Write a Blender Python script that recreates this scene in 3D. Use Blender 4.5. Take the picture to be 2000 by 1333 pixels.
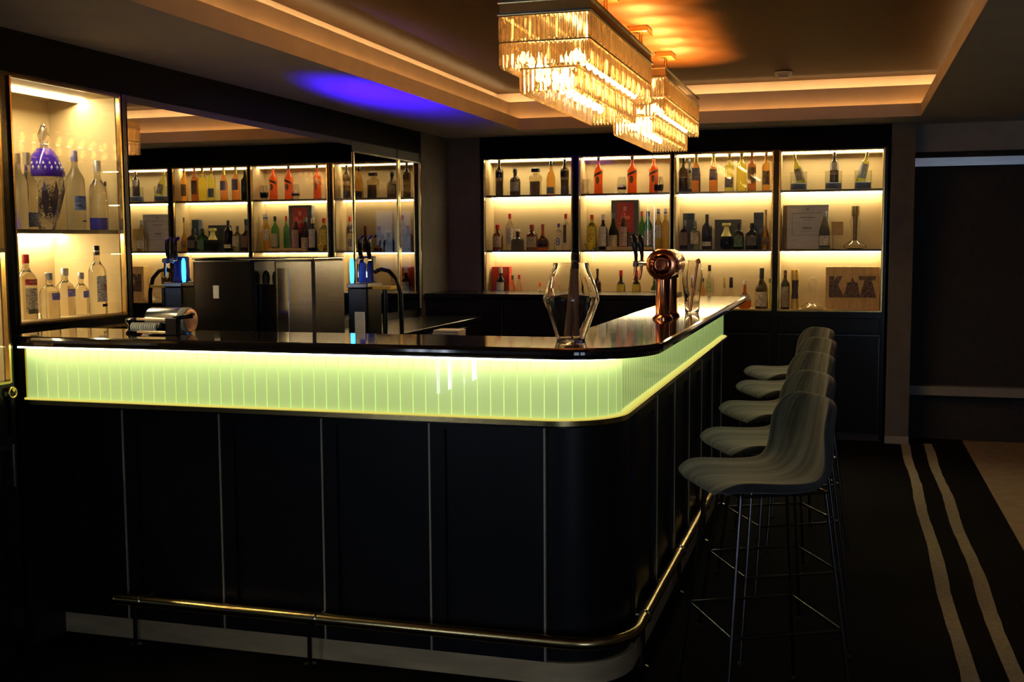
import bpy, bmesh, math, random
from mathutils import Vector, Matrix
random.seed(7)
PI = math.pi
for o in list(bpy.data.objects):
    bpy.data.objects.remove(o, do_unlink=True)
scene = bpy.context.scene
COL = scene.collection

# ------------------------------------------------------------------ camera
CAM_F, CAM_YAW, CAM_PITCH, CAM_ROLL, CAM_H = 2193.89, .291, -.0883, -.0059, 1.47
cam_d = bpy.data.cameras.new('camera')
cam_d.sensor_fit = 'HORIZONTAL'
cam_d.sensor_width = 36.0
cam_d.lens = CAM_F / 2000.0 * 36.0
cam_d.clip_start = .05
cam_d.clip_end = 100
cam = bpy.data.objects.new('camera', cam_d)
COL.objects.link(cam)
_c, _s = math.cos(CAM_YAW), math.sin(CAM_YAW)
_f = Vector((-_s * math.cos(CAM_PITCH), _c * math.cos(CAM_PITCH), math.sin(CAM_PITCH)))
_r = Vector((_c, _s, 0))
_u = _r.cross(_f)
_r2 = math.cos(CAM_ROLL) * _r + math.sin(CAM_ROLL) * _u
_u2 = -math.sin(CAM_ROLL) * _r + math.cos(CAM_ROLL) * _u
cam.matrix_world = Matrix(((_r2.x, _u2.x, -_f.x, 0), (_r2.y, _u2.y, -_f.y, 0),
                           (_r2.z, _u2.z, -_f.z, CAM_H), (0, 0, 0, 1)))
scene.camera = cam

# ------------------------------------------------------------------ world, exposure, light levels
world = bpy.data.worlds.new('night_room')
scene.world = world
world.use_nodes = True
world.node_tree.nodes['Background'].inputs[0].default_value = (.35, .42, .6, 1)
world.node_tree.nodes['Background'].inputs[1].default_value = .05
scene.view_settings.view_transform = 'Standard'
scene.view_settings.look = 'None'
scene.view_settings.exposure = 0.0
scene.view_settings.gamma = 1.0
scene.view_settings.use_curve_mapping = False
scene.cycles.max_bounces = 14
scene.cycles.transmission_bounces = 12
scene.cycles.transparent_max_bounces = 16
scene.cycles.glossy_bounces = 6
scene.cycles.diffuse_bounces = 3
scene.cycles.sample_clamp_indirect = 6.0
scene.cycles.blur_glossy = .6

L_SHELF = 42.0        # shelf strips
L_COVE = 22.0         # cove strips
L_TUBE = 62.0        # chandelier lamps
L_BAND = .56         # back-lit bar front
L_BAND_LED = 7.0
L_WINDOW = 4.5       # dusk daylight in the windows behind the camera

# ------------------------------------------------------------------ materials
MATS = {}
def pbr(name, col=(.5, .5, .5), rough=.5, metal=0., trans=0., ior=1.45, emit=None, es=0., coat=0.,
        noise=0., nscale=20., bump=0., bscale=80., stretch=(1, 1, 1), spec=.5, sheen=0.):
    if name in MATS:
        return MATS[name]
    m = bpy.data.materials.new(name)
    m.use_nodes = True
    nt = m.node_tree
    b = nt.nodes['Principled BSDF']
    b.inputs['Base Color'].default_value = (*col, 1)
    b.inputs['Roughness'].default_value = rough
    b.inputs['Metallic'].default_value = metal
    b.inputs['Transmission Weight'].default_value = trans
    b.inputs['IOR'].default_value = ior
    b.inputs['Specular IOR Level'].default_value = spec
    b.inputs['Coat Weight'].default_value = coat
    b.inputs['Coat Roughness'].default_value = .05
    b.inputs['Sheen Weight'].default_value = sheen
    if emit:
        b.inputs['Emission Color'].default_value = (*emit, 1)
        b.inputs['Emission Strength'].default_value = es
    if noise or bump:
        tc = nt.nodes.new('ShaderNodeTexCoord')
        mp = nt.nodes.new('ShaderNodeMapping')
        mp.inputs['Scale'].default_value = stretch
        nt.links.new(tc.outputs['Object'], mp.inputs['Vector'])
    if noise:
        n = nt.nodes.new('ShaderNodeTexNoise')
        n.inputs['Scale'].default_value = nscale
        n.inputs['Detail'].default_value = 5
        nt.links.new(mp.outputs[0], n.inputs['Vector'])
        r = nt.nodes.new('ShaderNodeMapRange')
        r.inputs['From Min'].default_value = .3
        r.inputs['From Max'].default_value = .7
        r.inputs['To Min'].default_value = 1 - noise
        r.inputs['To Max'].default_value = 1 + noise
        nt.links.new(n.outputs[0], r.inputs[0])
        h = nt.nodes.new('ShaderNodeVectorMath')
        h.operation = 'SCALE'
        h.inputs[0].default_value = col
        nt.links.new(r.outputs[0], h.inputs['Scale'])
        nt.links.new(h.outputs[0], b.inputs['Base Color'])
    if bump:
        n2 = nt.nodes.new('ShaderNodeTexNoise')
        n2.inputs['Scale'].default_value = bscale
        n2.inputs['Detail'].default_value = 3
        nt.links.new(mp.outputs[0], n2.inputs['Vector'])
        bp = nt.nodes.new('ShaderNodeBump')
        bp.inputs['Strength'].default_value = bump
        bp.inputs['Distance'].default_value = .01
        nt.links.new(n2.outputs[0], bp.inputs['Height'])
        nt.links.new(bp.outputs[0], b.inputs['Normal'])
    MATS[name] = m
    return m

def emis(name, col, s):
    if name in MATS:
        return MATS[name]
    m = bpy.data.materials.new(name)
    m.use_nodes = True
    nt = m.node_tree
    nt.nodes.remove(nt.nodes['Principled BSDF'])
    e = nt.nodes.new('ShaderNodeEmission')
    e.inputs[0].default_value = (*col, 1)
    e.inputs[1].default_value = s
    nt.links.new(e.outputs[0], nt.nodes['Material Output'].inputs[0])
    MATS[name] = m
    return m

def thin_glass(name, tint=(1, 1, 1), boost=1.0):
    """a clear sheet: passes light straight on, reflects by Fresnel"""
    m = bpy.data.materials.new(name)
    m.use_nodes = True
    nt = m.node_tree
    nt.nodes.remove(nt.nodes['Principled BSDF'])
    t = nt.nodes.new('ShaderNodeBsdfTransparent')
    t.inputs[0].default_value = (*tint, 1)
    g = nt.nodes.new('ShaderNodeBsdfGlossy')
    g.inputs['Roughness'].default_value = .0
    f = nt.nodes.new('ShaderNodeLayerWeight')
    f.inputs[0].default_value = .5
    pw = nt.nodes.new('ShaderNodeMath')
    pw.operation = 'POWER'
    pw.inputs[1].default_value = 5.0
    ml = nt.nodes.new('ShaderNodeMath')
    ml.operation = 'MULTIPLY_ADD'
    ml.inputs[1].default_value = .9 * boost
    ml.inputs[2].default_value = .03 * boost
    ml.use_clamp = True
    mx = nt.nodes.new('ShaderNodeMixShader')
    nt.links.new(f.outputs['Facing'], pw.inputs[0])
    nt.links.new(pw.outputs[0], ml.inputs[0])
    nt.links.new(ml.outputs[0], mx.inputs[0])
    nt.links.new(t.outputs[0], mx.inputs[1])
    nt.links.new(g.outputs[0], mx.inputs[2])
    nt.links.new(mx.outputs[0], nt.nodes['Material Output'].inputs[0])
    MATS[name] = m
    return m

WARM = (1.0, .83, .46)
M_black = pbr('black_lacquer', (.005, .005, .006), .22, spec=.28, noise=.2, nscale=6)
M_blackm = pbr('black_matt', (.008, .008, .009), .55, noise=.2, nscale=12)
M_panel = pbr('black_panel', (.008, .008, .010), .38, spec=.3, noise=.25, nscale=14, bump=.03, bscale=60)
M_counter = pbr('counter_lacquer', (.02, .013, .010), .07, coat=.6, noise=.3, nscale=9)
M_brass = pbr('polished_brass', (.66, .50, .22), .22, 1., noise=.08, nscale=30)
M_brassk = pbr('satin_brass', (.80, .60, .34), .42, .45, noise=.18, nscale=5, stretch=(1, 1, 4))
M_frieze = pbr('black_frieze', (.0025, .0025, .003), .6, spec=.05, noise=.2, nscale=8)
M_joint = pbr('satin_joint', (.55, .48, .36), .4, .4, noise=.1, nscale=30)
M_gold = pbr('gold_trim', (.75, .52, .18), .2, 1., noise=.1, nscale=40)
M_steel = pbr('brushed_steel', (.42, .42, .44), .2, 1., noise=.1, nscale=8, stretch=(1, 1, 14))
M_chrome = pbr('chrome', (.75, .75, .76), .08, 1., noise=.04, nscale=20)
M_darkmetal = pbr('dark_chrome', (.11, .11, .12), .22, 1., noise=.1, nscale=20)
M_copper = pbr('copper', (.78, .30, .14), .16, 1., noise=.12, nscale=14)
M_cream = pbr('cream_lining', (.52, .39, .20), .6, noise=.05, nscale=7)
M_shelf = pbr('bronze_shelf', (.10, .075, .04), .25, .6, noise=.1, nscale=20)
M_led = emis('warm_led', WARM, L_SHELF)
M_led2 = emis('warm_led_bright', WARM, L_SHELF * 2.0)
M_cove = emis('cove_led', (1.0, .68, .30), L_COVE * .85)
M_cove1 = emis('lower_cove_led', (1.0, .50, .15), L_COVE * .24)
M_soffit = pbr('soffit_paint', (.50, .48, .46), .75, noise=.05, nscale=5, bump=.02, bscale=120)
M_fascia = pbr('fascia_paint', (.74, .57, .42), .7, noise=.06, nscale=6)
M_goldceil = pbr('gold_silk_paper', (.050, .022, .0065), .55, .0, spec=.12, noise=.35, nscale=9, stretch=(2, 14, 1), bump=.05, bscale=30)
M_wallgrey = pbr('grey_wall', (.095, .094, .09), .8, noise=.12, nscale=9, bump=.05, bscale=90)
M_walldark = pbr('dark_fabric_wall', (.030, .030, .033), .9, noise=.2, nscale=30, bump=.08, bscale=160)
M_walllight = pbr('pale_grey_paint', (.24, .24, .235), .8, noise=.06, nscale=8)
M_carpet = pbr('dark_carpet', (.004, .003, .0033), .95, noise=.5, nscale=60, bump=.5, bscale=260, spec=.1)
M_stripe = pbr('pale_carpet_yarn', (.32, .295, .23), .95, noise=.2, nscale=60, bump=.5, bscale=260, spec=.1)
M_tan = pbr('tan_floor', (.30, .24, .17), .6, noise=.15, nscale=12)
M_mirror = pbr('mirror_glass', (.86, .86, .85), .01, 1., noise=.01, nscale=2)
M_tmirror = pbr('smoked_mirror', (.26, .24, .22), .015, 1., noise=.02, nscale=2)
M_pane = thin_glass('clear_pane')
M_paned = thin_glass('tumbler_glass', (.93, .95, .94), 1.4)
M_fabric = None

# ------------------------------------------------------------------ mesh helpers
class MB:
    def __init__(s):
        s.v = []; s.f = []; s.uv = None
    def add(s, vs, fs):
        b = len(s.v)
        s.v += [tuple(p) for p in vs]
        s.f += [tuple(i + b for i in f) for f in fs]
        return s
    def box(s, x0, x1, y0, y1, z0, z1):
        return s.add([(x0, y0, z0), (x1, y0, z0), (x1, y1, z0), (x0, y1, z0),
                      (x0, y0, z1), (x1, y0, z1), (x1, y1, z1), (x0, y1, z1)],
                     [(3, 2, 1, 0), (4, 5, 6, 7), (0, 1, 5, 4), (1, 2, 6, 5), (2, 3, 7, 6), (3, 0, 4, 7)])
    def cbox(s, x0, x1, y0, y1, z0, z1, c=.004):
        """box with chamfered vertical and top edges"""
        c = min(c, (x1 - x0) * .45, (y1 - y0) * .45, (z1 - z0) * .45)
        def ring(i, z):
            return [(x0 + c + i, y0 + i, z), (x1 - c - i, y0 + i, z), (x1 - i, y0 + c + i, z), (x1 - i, y1 - c - i, z),
                    (x1 - c - i, y1 - i, z), (x0 + c + i, y1 - i, z), (x0 + i, y1 - c - i, z), (x0 + i, y0 + c + i, z)]
        rs = [ring(c * .5, z0), ring(0, z0 + c * .7), ring(0, z1 - c * .7), ring(c * .5, z1)]
        n = 8
        vs = [p for r in rs for p in r]
        fs = [tuple(reversed(range(n))), tuple(range(3 * n, 4 * n))]
        for k in range(3):
            for i in range(n):
                j = (i + 1) % n
                fs.append((k * n + i, k * n + j, (k + 1) * n + j, (k + 1) * n + i))
        return s.add(vs, fs)
    def lathe(s, prof, n=20, c=(0, 0, 0), axis='z', p=2.0, phase=0.):
        """closed solid of revolution from (r, z) pairs; p > 2 squares the section"""
        vs = []; fs = []; rings = []
        for r, z in prof:
            if r < 1e-6:
                rings.append([len(vs)]); vs.append((0, 0, z))
            else:
                ids = []
                for i in range(n):
                    a = 2 * PI * i / n + phase
                    ca, sa = math.cos(a), math.sin(a)
                    k = 1. if p == 2. else (abs(ca) ** p + abs(sa) ** p) ** (-1. / p)
                    ids.append(len(vs)); vs.append((r * k * ca, r * k * sa, z))
                rings.append(ids)
        for a, b in zip(rings, rings[1:]):
            if len(a) == 1 and len(b) == 1:
                continue
            for i in range(n):
                j = (i + 1) % n
                if len(a) == 1:
                    fs.append((a[0], b[j], b[i]))
                elif len(b) == 1:
                    fs.append((a[i], a[j], b[0]))
                else:
                    fs.append((a[i], a[j], b[j], b[i]))
        if len(rings[0]) > 1:
            fs.append(tuple(reversed(rings[0])))
        if len(rings[-1]) > 1:
            fs.append(tuple(rings[-1]))
        if axis == 'x':
            vs = [(z, x, y) for x, y, z in vs]
        elif axis == 'y':
            vs = [(y, z, x) for x, y, z in vs]
        return s.add([(x + c[0], y + c[1], z + c[2]) for x, y, z in vs], fs)
    def tube(s, pts, r, n=10, closed=False):
        pts = [Vector(p) for p in pts]
        rr = r if isinstance(r, (list, tuple)) else [r] * len(pts)
        vs = []; fs = []
        N = len(pts); up = None
        for k, p in enumerate(pts):
            a = pts[(k - 1) % N] if (closed or k > 0) else p
            b = pts[(k + 1) % N] if (closed or k < N - 1) else p
            t = (b - a).normalized()
            if up is None:
                up = Vector((0, 0, 1)) if abs(t.z) < .9 else Vector((1, 0, 0))
            e1 = t.cross(up)
            if e1.length < 1e-5:
                e1 = t.cross(Vector((0, 1, 0)))
            e1.normalize(); e2 = e1.cross(t).normalized(); up = e2
            for i in range(n):
                q = 2 * PI * i / n
                vs.append(tuple(p + rr[k] * (math.cos(q) * e1 + math.sin(q) * e2)))
        for k in range(N if closed else N - 1):
            k2 = (k + 1) % N
            for i in range(n):
                j = (i + 1) % n
                fs.append((k * n + i, k2 * n + i, k2 * n + j, k * n + j))
        if not closed:
            fs.append(tuple(range(n))); fs.append(tuple(reversed(range((N - 1) * n, N * n))))
        return s.add(vs, fs)
    def prism(s, poly, z0, z1):
        n = len(poly)
        vs = [(x, y, z0) for x, y in poly] + [(x, y, z1) for x, y in poly]
        fs = [tuple(reversed(range(n))), tuple(range(n, 2 * n))]
        for i in range(n):
            j = (i + 1) % n
            fs.append((i, j, n + j, n + i))
        return s.add(vs, fs)
    def sweep(s, pa, pb, z0, z1):
        """a wall between two parallel plan paths"""
        n = len(pa); vs = []
        for a, b in zip(pa, pb):
            vs += [(a[0], a[1], z0), (b[0], b[1], z0), (b[0], b[1], z1), (a[0], a[1], z1)]
        fs = [(0, 1, 2, 3), tuple(reversed([4 * (n - 1) + i for i in range(4)]))]
        for k in range(n - 1):
            for i in range(4):
                j = (i + 1) % 4
                fs.append((4 * k + i, 4 * (k + 1) + i, 4 * (k + 1) + j, 4 * k + j))
        return s.add(vs, fs)
    def mesh(s, name, smooth=0):
        me = bpy.data.meshes.new(name)
        me.from_pydata(s.v, [], s.f)
        bm = bmesh.new(); bm.from_mesh(me)
        bmesh.ops.recalc_face_normals(bm, faces=bm.faces)
        if smooth:
            for f in bm.faces:
                f.smooth = True
            for e in bm.edges:
                if len(e.link_faces) == 2 and e.calc_face_angle(0) > math.radians(smooth):
                    e.smooth = False
        bm.to_mesh(me); bm.free()
        return me
    def build(s, name, mat, parent=None, smooth=0, loc=None):
        return link(name, s.mesh(name, smooth), mat, parent, loc)

def link(name, me, mat, parent=None, loc=None):
    ob = bpy.data.objects.new(name, me)
    COL.objects.link(ob)
    if mat is not None and len(me.materials) == 0:
        me.materials.append(mat)
    if parent is not None:
        ob.parent = parent
    if loc is not None:
        ob.location = loc
    return ob

def tag(o, label=None, cat=None, group=None, kind=None):
    if label: o['label'] = label
    if cat: o['category'] = cat
    if group: o['group'] = group
    if kind: o['kind'] = kind
    return o

def empty(name, loc=(0, 0, 0), rz=0.):
    o = bpy.data.objects.new(name, None)
    o.empty_display_size = .05
    COL.objects.link(o)
    o.location = loc
    o.rotation_euler = (0, 0, rz)
    return o

def thing(name, label, cat, loc=(0, 0, 0), rz=0., group=None):
    return tag(empty(name, loc, rz), label, cat, group)

def struct(name, mb, mat, parent=None, label=None):
    o = mb.build(name, mat, parent)
    if parent is None:
        o['kind'] = 'structure'
        if label: o['label'] = label
    return o

def text_mesh(txt, size, depth=.0006, bend=0.):
    """flat lettering in the xz plane facing -y, centred; bend wraps it round a cylinder of that radius"""
    cu = bpy.data.curves.new('lettering', 'FONT')
    cu.body = txt; cu.size = size; cu.extrude = depth
    cu.align_x = 'CENTER'; cu.align_y = 'CENTER'
    cu.resolution_u = 2
    ob = bpy.data.objects.new('lettering', cu)
    COL.objects.link(ob)
    me = bpy.data.meshes.new_from_object(ob.evaluated_get(bpy.context.evaluated_depsgraph_get()))
    bpy.data.objects.remove(ob, do_unlink=True)
    bpy.data.curves.remove(cu)
    for v in me.vertices:
        x, y, z = v.co
        if bend:
            a = x / bend; rr = bend + z
            v.co = (rr * math.sin(a), -rr * math.cos(a), y)
        else:
            v.co = (x, -z, y)
    me.materials.clear()
    return me

def lpath(yf, xs, r, x0, y1, nc=14, ext=None):
    """plan path: along y=yf from x0, round the corner, along x=xs to y1"""
    pts = [(x0, yf), (xs - r, yf)]
    for i in range(1, nc):
        a = -PI / 2 + PI / 2 * i / nc
        pts.append((xs - r + r * math.cos(a), yf + r + r * math.sin(a)))
    pts += [(xs, yf + r), (xs, y1)]
    return pts

def smoothpath(poly, per=6):
    return poly

# ================================================================== SETTING
XL, YW, ZS = -3.067, 8.51, 2.286
RX0, RX1, RY0, RY1 = -2.334, .44, .8, 8.015      # ceiling recess
ZF, ZR, ZC = 2.366, 2.505, 2.585                  # lip top, riser top, gold ceiling

# floor
struct('floor', MB().box(.82, 3.3, -4.1, 8.9, -.06, -.004), M_tan)
carpet = thing('carpet', 'dark carpet with two pale wavy stripes beside the bar', 'carpet')
MB().box(-3.6, .82, -4.1, 8.9, -.06, -.001).build('pile', M_carpet, carpet)
for xa, xb in ((.384, .440), (.536, .592)):
    pa = []; pb = []
    for i in range(90):
        y = -1.5 + i * (10. / 89)
        pa.append((xa + .006 * math.sin(y * 4.1 + xa * 9) + random.uniform(-.002, .002), y))
        pb.append((xb + .006 * math.sin(y * 4.1 + xa * 9 + .7) + random.uniform(-.002, .002), y))
    MB().sweep(pa, pb, .0, .004).build('stripe', M_stripe, carpet)

# ceiling with its stepped recess
ceil = struct('ceiling', MB().box(-3.6, RX0 - .004, -4.1, 8.9, ZS, ZF).box(RX1 + .004, 3.3, -4.1, 8.9, ZS, ZF)
              .box(RX0 - .004, RX1 + .004, -4.1, RY0 - .004, ZS, ZF).box(RX0 - .004, RX1 + .004, RY1 + .004, 8.9, ZS, ZF), M_soffit)
t = .004
MB().box(RX0 - t, RX0, RY0, RY1, ZS, ZF + .004).build('fascia', M_fascia, ceil)
MB().box(RX1, RX1 + t, RY0, RY1, ZS, ZF + .004).build('fascia', M_fascia, ceil)
MB().box(RX0 - t, RX1 + t, RY0 - t, RY0, ZS, ZF + .004).build('fascia', M_fascia, ceil)
MB().box(RX0 - t, RX1 + t, RY1, RY1 + t, ZS, ZF + .004).build('fascia', M_fascia, ceil)
S1, S2 = .116, .24
MB().box(RX0 - S1 - .02, RX0 - S1, RY0 - S1, RY1 + S1, ZF, ZR).build('riser', M_fascia, ceil)
MB().box(RX1 + S1, RX1 + S1 + .02, RY0 - S1, RY1 + S1, ZF, ZR).build('riser', M_fascia, ceil)
MB().box(RX0 - S1, RX1 + S1, RY0 - S1 - .02, RY0 - S1, ZF, ZR).build('riser', M_fascia, ceil)
MB().box(RX0 - S1, RX1 + S1, RY1 + S1, RY1 + S1 + .02, ZF, ZR).build('riser', M_fascia, ceil)
MB().box(RX0 - S2, RX1 + S2, RY0 - S2, RY1 + S2, ZC, ZC + .03).build('gold_ceiling', M_goldceil, ceil)
for x0, x1, y0, y1 in ((RX0 - S2 - .02, RX0 - S2, RY0 - S2, RY1 + S2), (RX1 + S2, RX1 + S2 + .02, RY0 - S2, RY1 + S2),
                       (RX0 - S2, RX1 + S2, RY0 - S2 - .02, RY0 - S2), (RX0 - S2, RX1 + S2, RY1 + S2, RY1 + S2 + .02)):
    MB().box(x0, x1, y0, y1, ZF, ZC + .03).build('cove_wall', M_fascia, ceil)
for dd, z, mc_ in ((.075, ZF + .004, M_cove1), (S1 + .05, ZR - .028, M_cove)):
    w = .012
    MB().box(RX0 - dd - w, RX0 - dd, RY0 - dd, RY1 + dd, z, z + .008).build('light_strip', mc_, ceil)
    MB().box(RX1 + dd, RX1 + dd + w, RY0 - dd, RY1 + dd, z, z + .008).build('light_strip', mc_, ceil)
    MB().box(RX0 - dd, RX1 + dd, RY1 + dd, RY1 + dd + w, z, z + .008).build('light_strip', mc_, ceil)
    MB().box(RX0 - dd, RX1 + dd, RY0 - dd - w, RY0 - dd, z, z + .008).build('light_strip', mc_, ceil)

# walls
struct('wall_left', MB().box(-3.62, -3.46, -4.1, 8.9, 0, ZS), M_blackm)
struct('wall_back', MB().box(-3.6, 3.3, 8.76, 8.9, 0, ZS), M_walldark)
struct('wall_right', MB().box(3.2, 3.36, -4.1, 8.9, 0, ZS), M_walldark)
# grey piers in the corner, pillar at the end of the cabinets
struct('trim_1', MB().box(XL, -2.80, 8.49, 8.76, 0, ZS), M_wallgrey)
struct('trim_2', MB().box(-3.46, XL + .004, 7.90, 8.76, 0, ZS), M_wallgrey)
struct('trim_3', MB().box(.275, .435, 8.47, 8.76, 0, ZS), M_wallgrey)
struct('baseboard_right', MB().box(.272, .438, 8.46, 8.47, 0, .055), M_walllight)
# black frieze above cabinets and mirror
struct('trim_4', MB().box(-2.80, .275, 8.49, 8.76, 2.135, ZS), M_frieze)
struct('trim_5', MB().box(-3.46, XL, 3.26, 7.90, 2.125, ZS), M_frieze)
# right-hand alcove wall: pale header, dark field, low rail
struct('trim_6', MB().box(.435, 3.2, 8.60, 8.76, 2.09, ZS), M_walllight)
struct('trim_7', MB().box(.435, 3.2, 8.64, 8.76, 1.99, 2.05), M_steel)
struct('trim_8', MB().box(.435, 3.2, 8.66, 8.76, .335, .40), M_walllight)
# room behind the camera: wall with tall dusk-lit windows
M_day = emis('dusk_daylight', (.62, .76, 1.0), L_WINDOW)
wf = struct('wall_front', MB().box(-3.6, 3.3, -4.1, -4.0, 0, ZS), M_walldark)
WX = (1.15, 2.25)
for i, x in enumerate(WX):
    w = struct('window_%d' % (i + 1), MB().box(x, x + .75, -3.998, -3.985, .25, 2.1), M_day)
    fr = MB().box(x - .04, x, -4.0, -3.96, .21, 2.14).box(x + .75, x + .79, -4.0, -3.96, .21, 2.14)
    fr.box(x, x + .75, -4.0, -3.96, .21, .25).box(x, x + .75, -4.0, -3.96, 2.1, 2.14).box(x + .355, x + .395, -4.0, -3.97, .25, 2.1)
    fr.build('window_frame', M_blackm, w)

M_day2 = emis('dusk_daylight_street', (.70, .82, 1.0), 18.)
for i, y in enumerate((-3.69, -3.33, -2.97, -2.643)):
    w_ = (.228, .12, .182, .133)[i]
    w = struct('window_%d' % (i + 3), MB().box(-3.458, -3.445, y, y + w_, .14, 2.1), M_day2)
    fr = MB().box(-3.46, -3.42, y - .03, y, .10, 2.14).box(-3.46, -3.42, y + w_, y + w_ + .03, .10, 2.14)
    fr.box(-3.46, -3.42, y, y + w_, .10, .14).box(-3.46, -3.42, y, y + w_, 2.1, 2.14).build('window_frame', M_blackm, w)

# smoke detector on the gold ceiling
sd = thing('smoke_detector', 'small round smoke detector on the gold ceiling', 'smoke detector', (-.44, 7.8, ZC))
MB().lathe([(0, -.002), (.058, -.002), (.058, -.012), (.05, -.02), (.034, -.04), (0, -.042)], 24).build('housing', pbr('white_plastic', (.6, .58, .52), .4, noise=.03), sd, 40)
MB().lathe([(.036, -.028), (.040, -.030), (.040, -.034), (.034, -.036), (.034, -.028)], 24).build('vent_ring', M_blackm, sd, 40)

# ================================================================== DISPLAY CABINETS
def cabinet(label, w, loc, rz=0., d=.225, z0=.9586, shelves=(1.394, 1.8268), ztop=2.108, base=True, handle_x=None, drawer=True,
            led_back=True, led=None, name='display_cabinet', group='lit display cabinets'):
    c = thing(name, label, 'cabinet', loc, rz, group)
    e = .012
    # black carcass
    m = MB().box(-.02, 0, .004, d + .02, .0, 2.13).box(w, w + .02, .004, d + .02, .0, 2.13)
    m.box(0, w, .004, d + .02, ztop + .012, 2.13).box(0, w, d + .008, d + .02, 0, ztop + .012).box(0, w, .0, d + .02, z0 - .055, z0 - .006)
    m.build('carcass', M_black, c)
    # cream lining
    m = MB().box(0, w, d, d + .008, z0, ztop + .012).box(0, e, .016, d, z0, ztop + .01).box(w - e, w, .016, d, z0, ztop + .01)
    m.box(e, w - e, .016, d, ztop + .004, ztop + .012).box(e, w - e, .016, d, z0 - .006, z0)
    m.build('lining', M_cream, c)
    for z in shelves:
        MB().box(e, w - e, .02, d, z - .008, z + .008).build('shelf', M_shelf, c)
    # light strips under each shelf and under the top
    for z in list(shelves):
        MB().box(e, w - e, d - .05, d - .028, z - .018, z - .0085).build('light_strip', led or M_led, c)
    MB().box(e, w - e, d * .5 - .012, d * .5 + .02, ztop - .004, ztop + .003).build('light_strip', led or M_led, c)
    MB().box(e, w - e, d * .5 + .022, d * .5 + .032, ztop - .012, ztop + .003).build('profile', M_shelf, c)
    # gilt door frame and pane
    g = .009
    MB().box(0, g, -.006, .012, z0 - .01, ztop + .01).build('door_frame', M_gold, c)
    MB().box(w - g, w, -.006, .012, z0 - .01, ztop + .01).build('door_frame', M_gold, c)
    MB().box(g, w - g, -.006, .012, ztop + .004, ztop + .012).build('door_frame', M_shelf, c)
    MB().box(g, w - g, -.006, .012, z0 - .012, z0 - .004).build('door_frame', M_gold, c)
    MB().box(g, w - g, .001, .005, z0 - .004, ztop + .004).build('pane', M_pane, c)
    if base:
        MB().box(0, w, .02, d + .008, .06, z0 - .055).build('base_body', M_black, c)
        MB().box(0, w, .03, d + .008, .0, .06).build('plinth', M_blackm, c)
        if drawer:
            dr = MB().cbox(.012, w - .012, -.004, .02, z0 - .165, z0 - .06, .004).build('drawer', M_black, c)
            MB().box(.012, w - .012, -.008, -.003, z0 - .186, z0 - .180).build('trim_bar', M_darkmetal, c)
        dr = MB().box(.012, w - .012, -.002, .02, .07, z0 - .19).build('door', M_black, c)
        fr = MB().box(.012, .06, -.006, -.002, .07, z0 - .19).box(w - .06, w - .012, -.006, -.002, .07, z0 - .19)
        fr.box(.06, w - .06, -.006, -.002, z0 - .24, z0 - .19).box(.06, w - .06, -.006, -.002, .07, .12)
        fr.build('door_moulding', M_black, dr)
        MB().box(.012, .016, -.008, -.002, .07, z0 - .19).build('edge_trim', M_darkmetal, dr)
        MB().box(w - .016, w - .012, -.008, -.002, .07, z0 - .19).build('edge_trim', M_darkmetal, dr)
        if handle_x is not None:
            MB().cbox(handle_x - .007, handle_x + .007, -.034, -.022, z0 - .37, z0 - .22, .003).box(handle_x - .004, handle_x + .004, -.024, -.004, z0 - .36, z0 - .35).box(
                handle_x - .004, handle_x + .004, -.024, -.004, z0 - .24, z0 - .23).build('handle', M_steel, dr)
    return c

CABX = ((-2.775, -2.055), (-2.006, -1.294), (-1.27, -.54), (-.5, .235))
CABN = ('cabinet beside the grey corner pier', 'cabinet behind the copper tap', 'cabinet past the copper tap', 'end cabinet by the pillar')
CABL = ('lit display cabinet beside the grey corner pier, with red gift box',
        'lit display cabinet with three orange bottles, behind the copper tap',
        'lit display cabinet holding yellow bottles above two black boxes',
        'lit display cabinet by the pillar, holding the jars with leaning bottles')
for (a, b_), lb in zip(CABX, CABL):
    cabinet(lb, b_ - a, (a, YW, 0), 0, handle_x=(.06 if lb.endswith('boxes') else None))

cabinet('lit wall cabinet of vodka bottles at the bar end', .68, (XL, 3.60, 0), PI / 2, d=.36, z0=1.168, shelves=(1.522,), ztop=2.10, base=False, led=M_led2)
near = cabinet('lit cabinet with ring pull, cut off by the picture edge', .80, (-2.795, 2.43, 0), PI / 2, d=.30, z0=1.0, shelves=(1.45,), ztop=2.10, base=True, drawer=False, handle_x=.765)
MB().tube([(.79 + .018 * math.cos(a), -.012, .955 + .018 * math.sin(a)) for a in [2 * PI * i / 16 for i in range(16)]], .005, 8, True).build('ring_pull', M_gold, near, 60)
MB().lathe([(0, -.02), (.008, -.018), (.008, 0), (0, 0)], 10, (.79, -.002, .966), 'y').build('pull_boss', M_gold, near, 40)
# black board below the wall cabinet and black post at its end
struct('trim_9', MB().box(-3.46, XL, 3.26, 3.58, 0, 2.125), M_black)
struct('trim_10', MB().box(-3.46, XL - .005, 3.58, 4.30, 0, 1.105), M_black)
struct('trim_11', MB().box(-3.46, XL, 4.30, 4.325, 0, 2.125), M_black)
MBs = MB().box(XL - .002, XL + .02, 3.60, 4.29, 1.108, 1.118)
tag(MBs.build('brass_bead', M_gold), 'thin brass bead under the vodka cabinet', 'trim', kind='structure')

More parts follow.
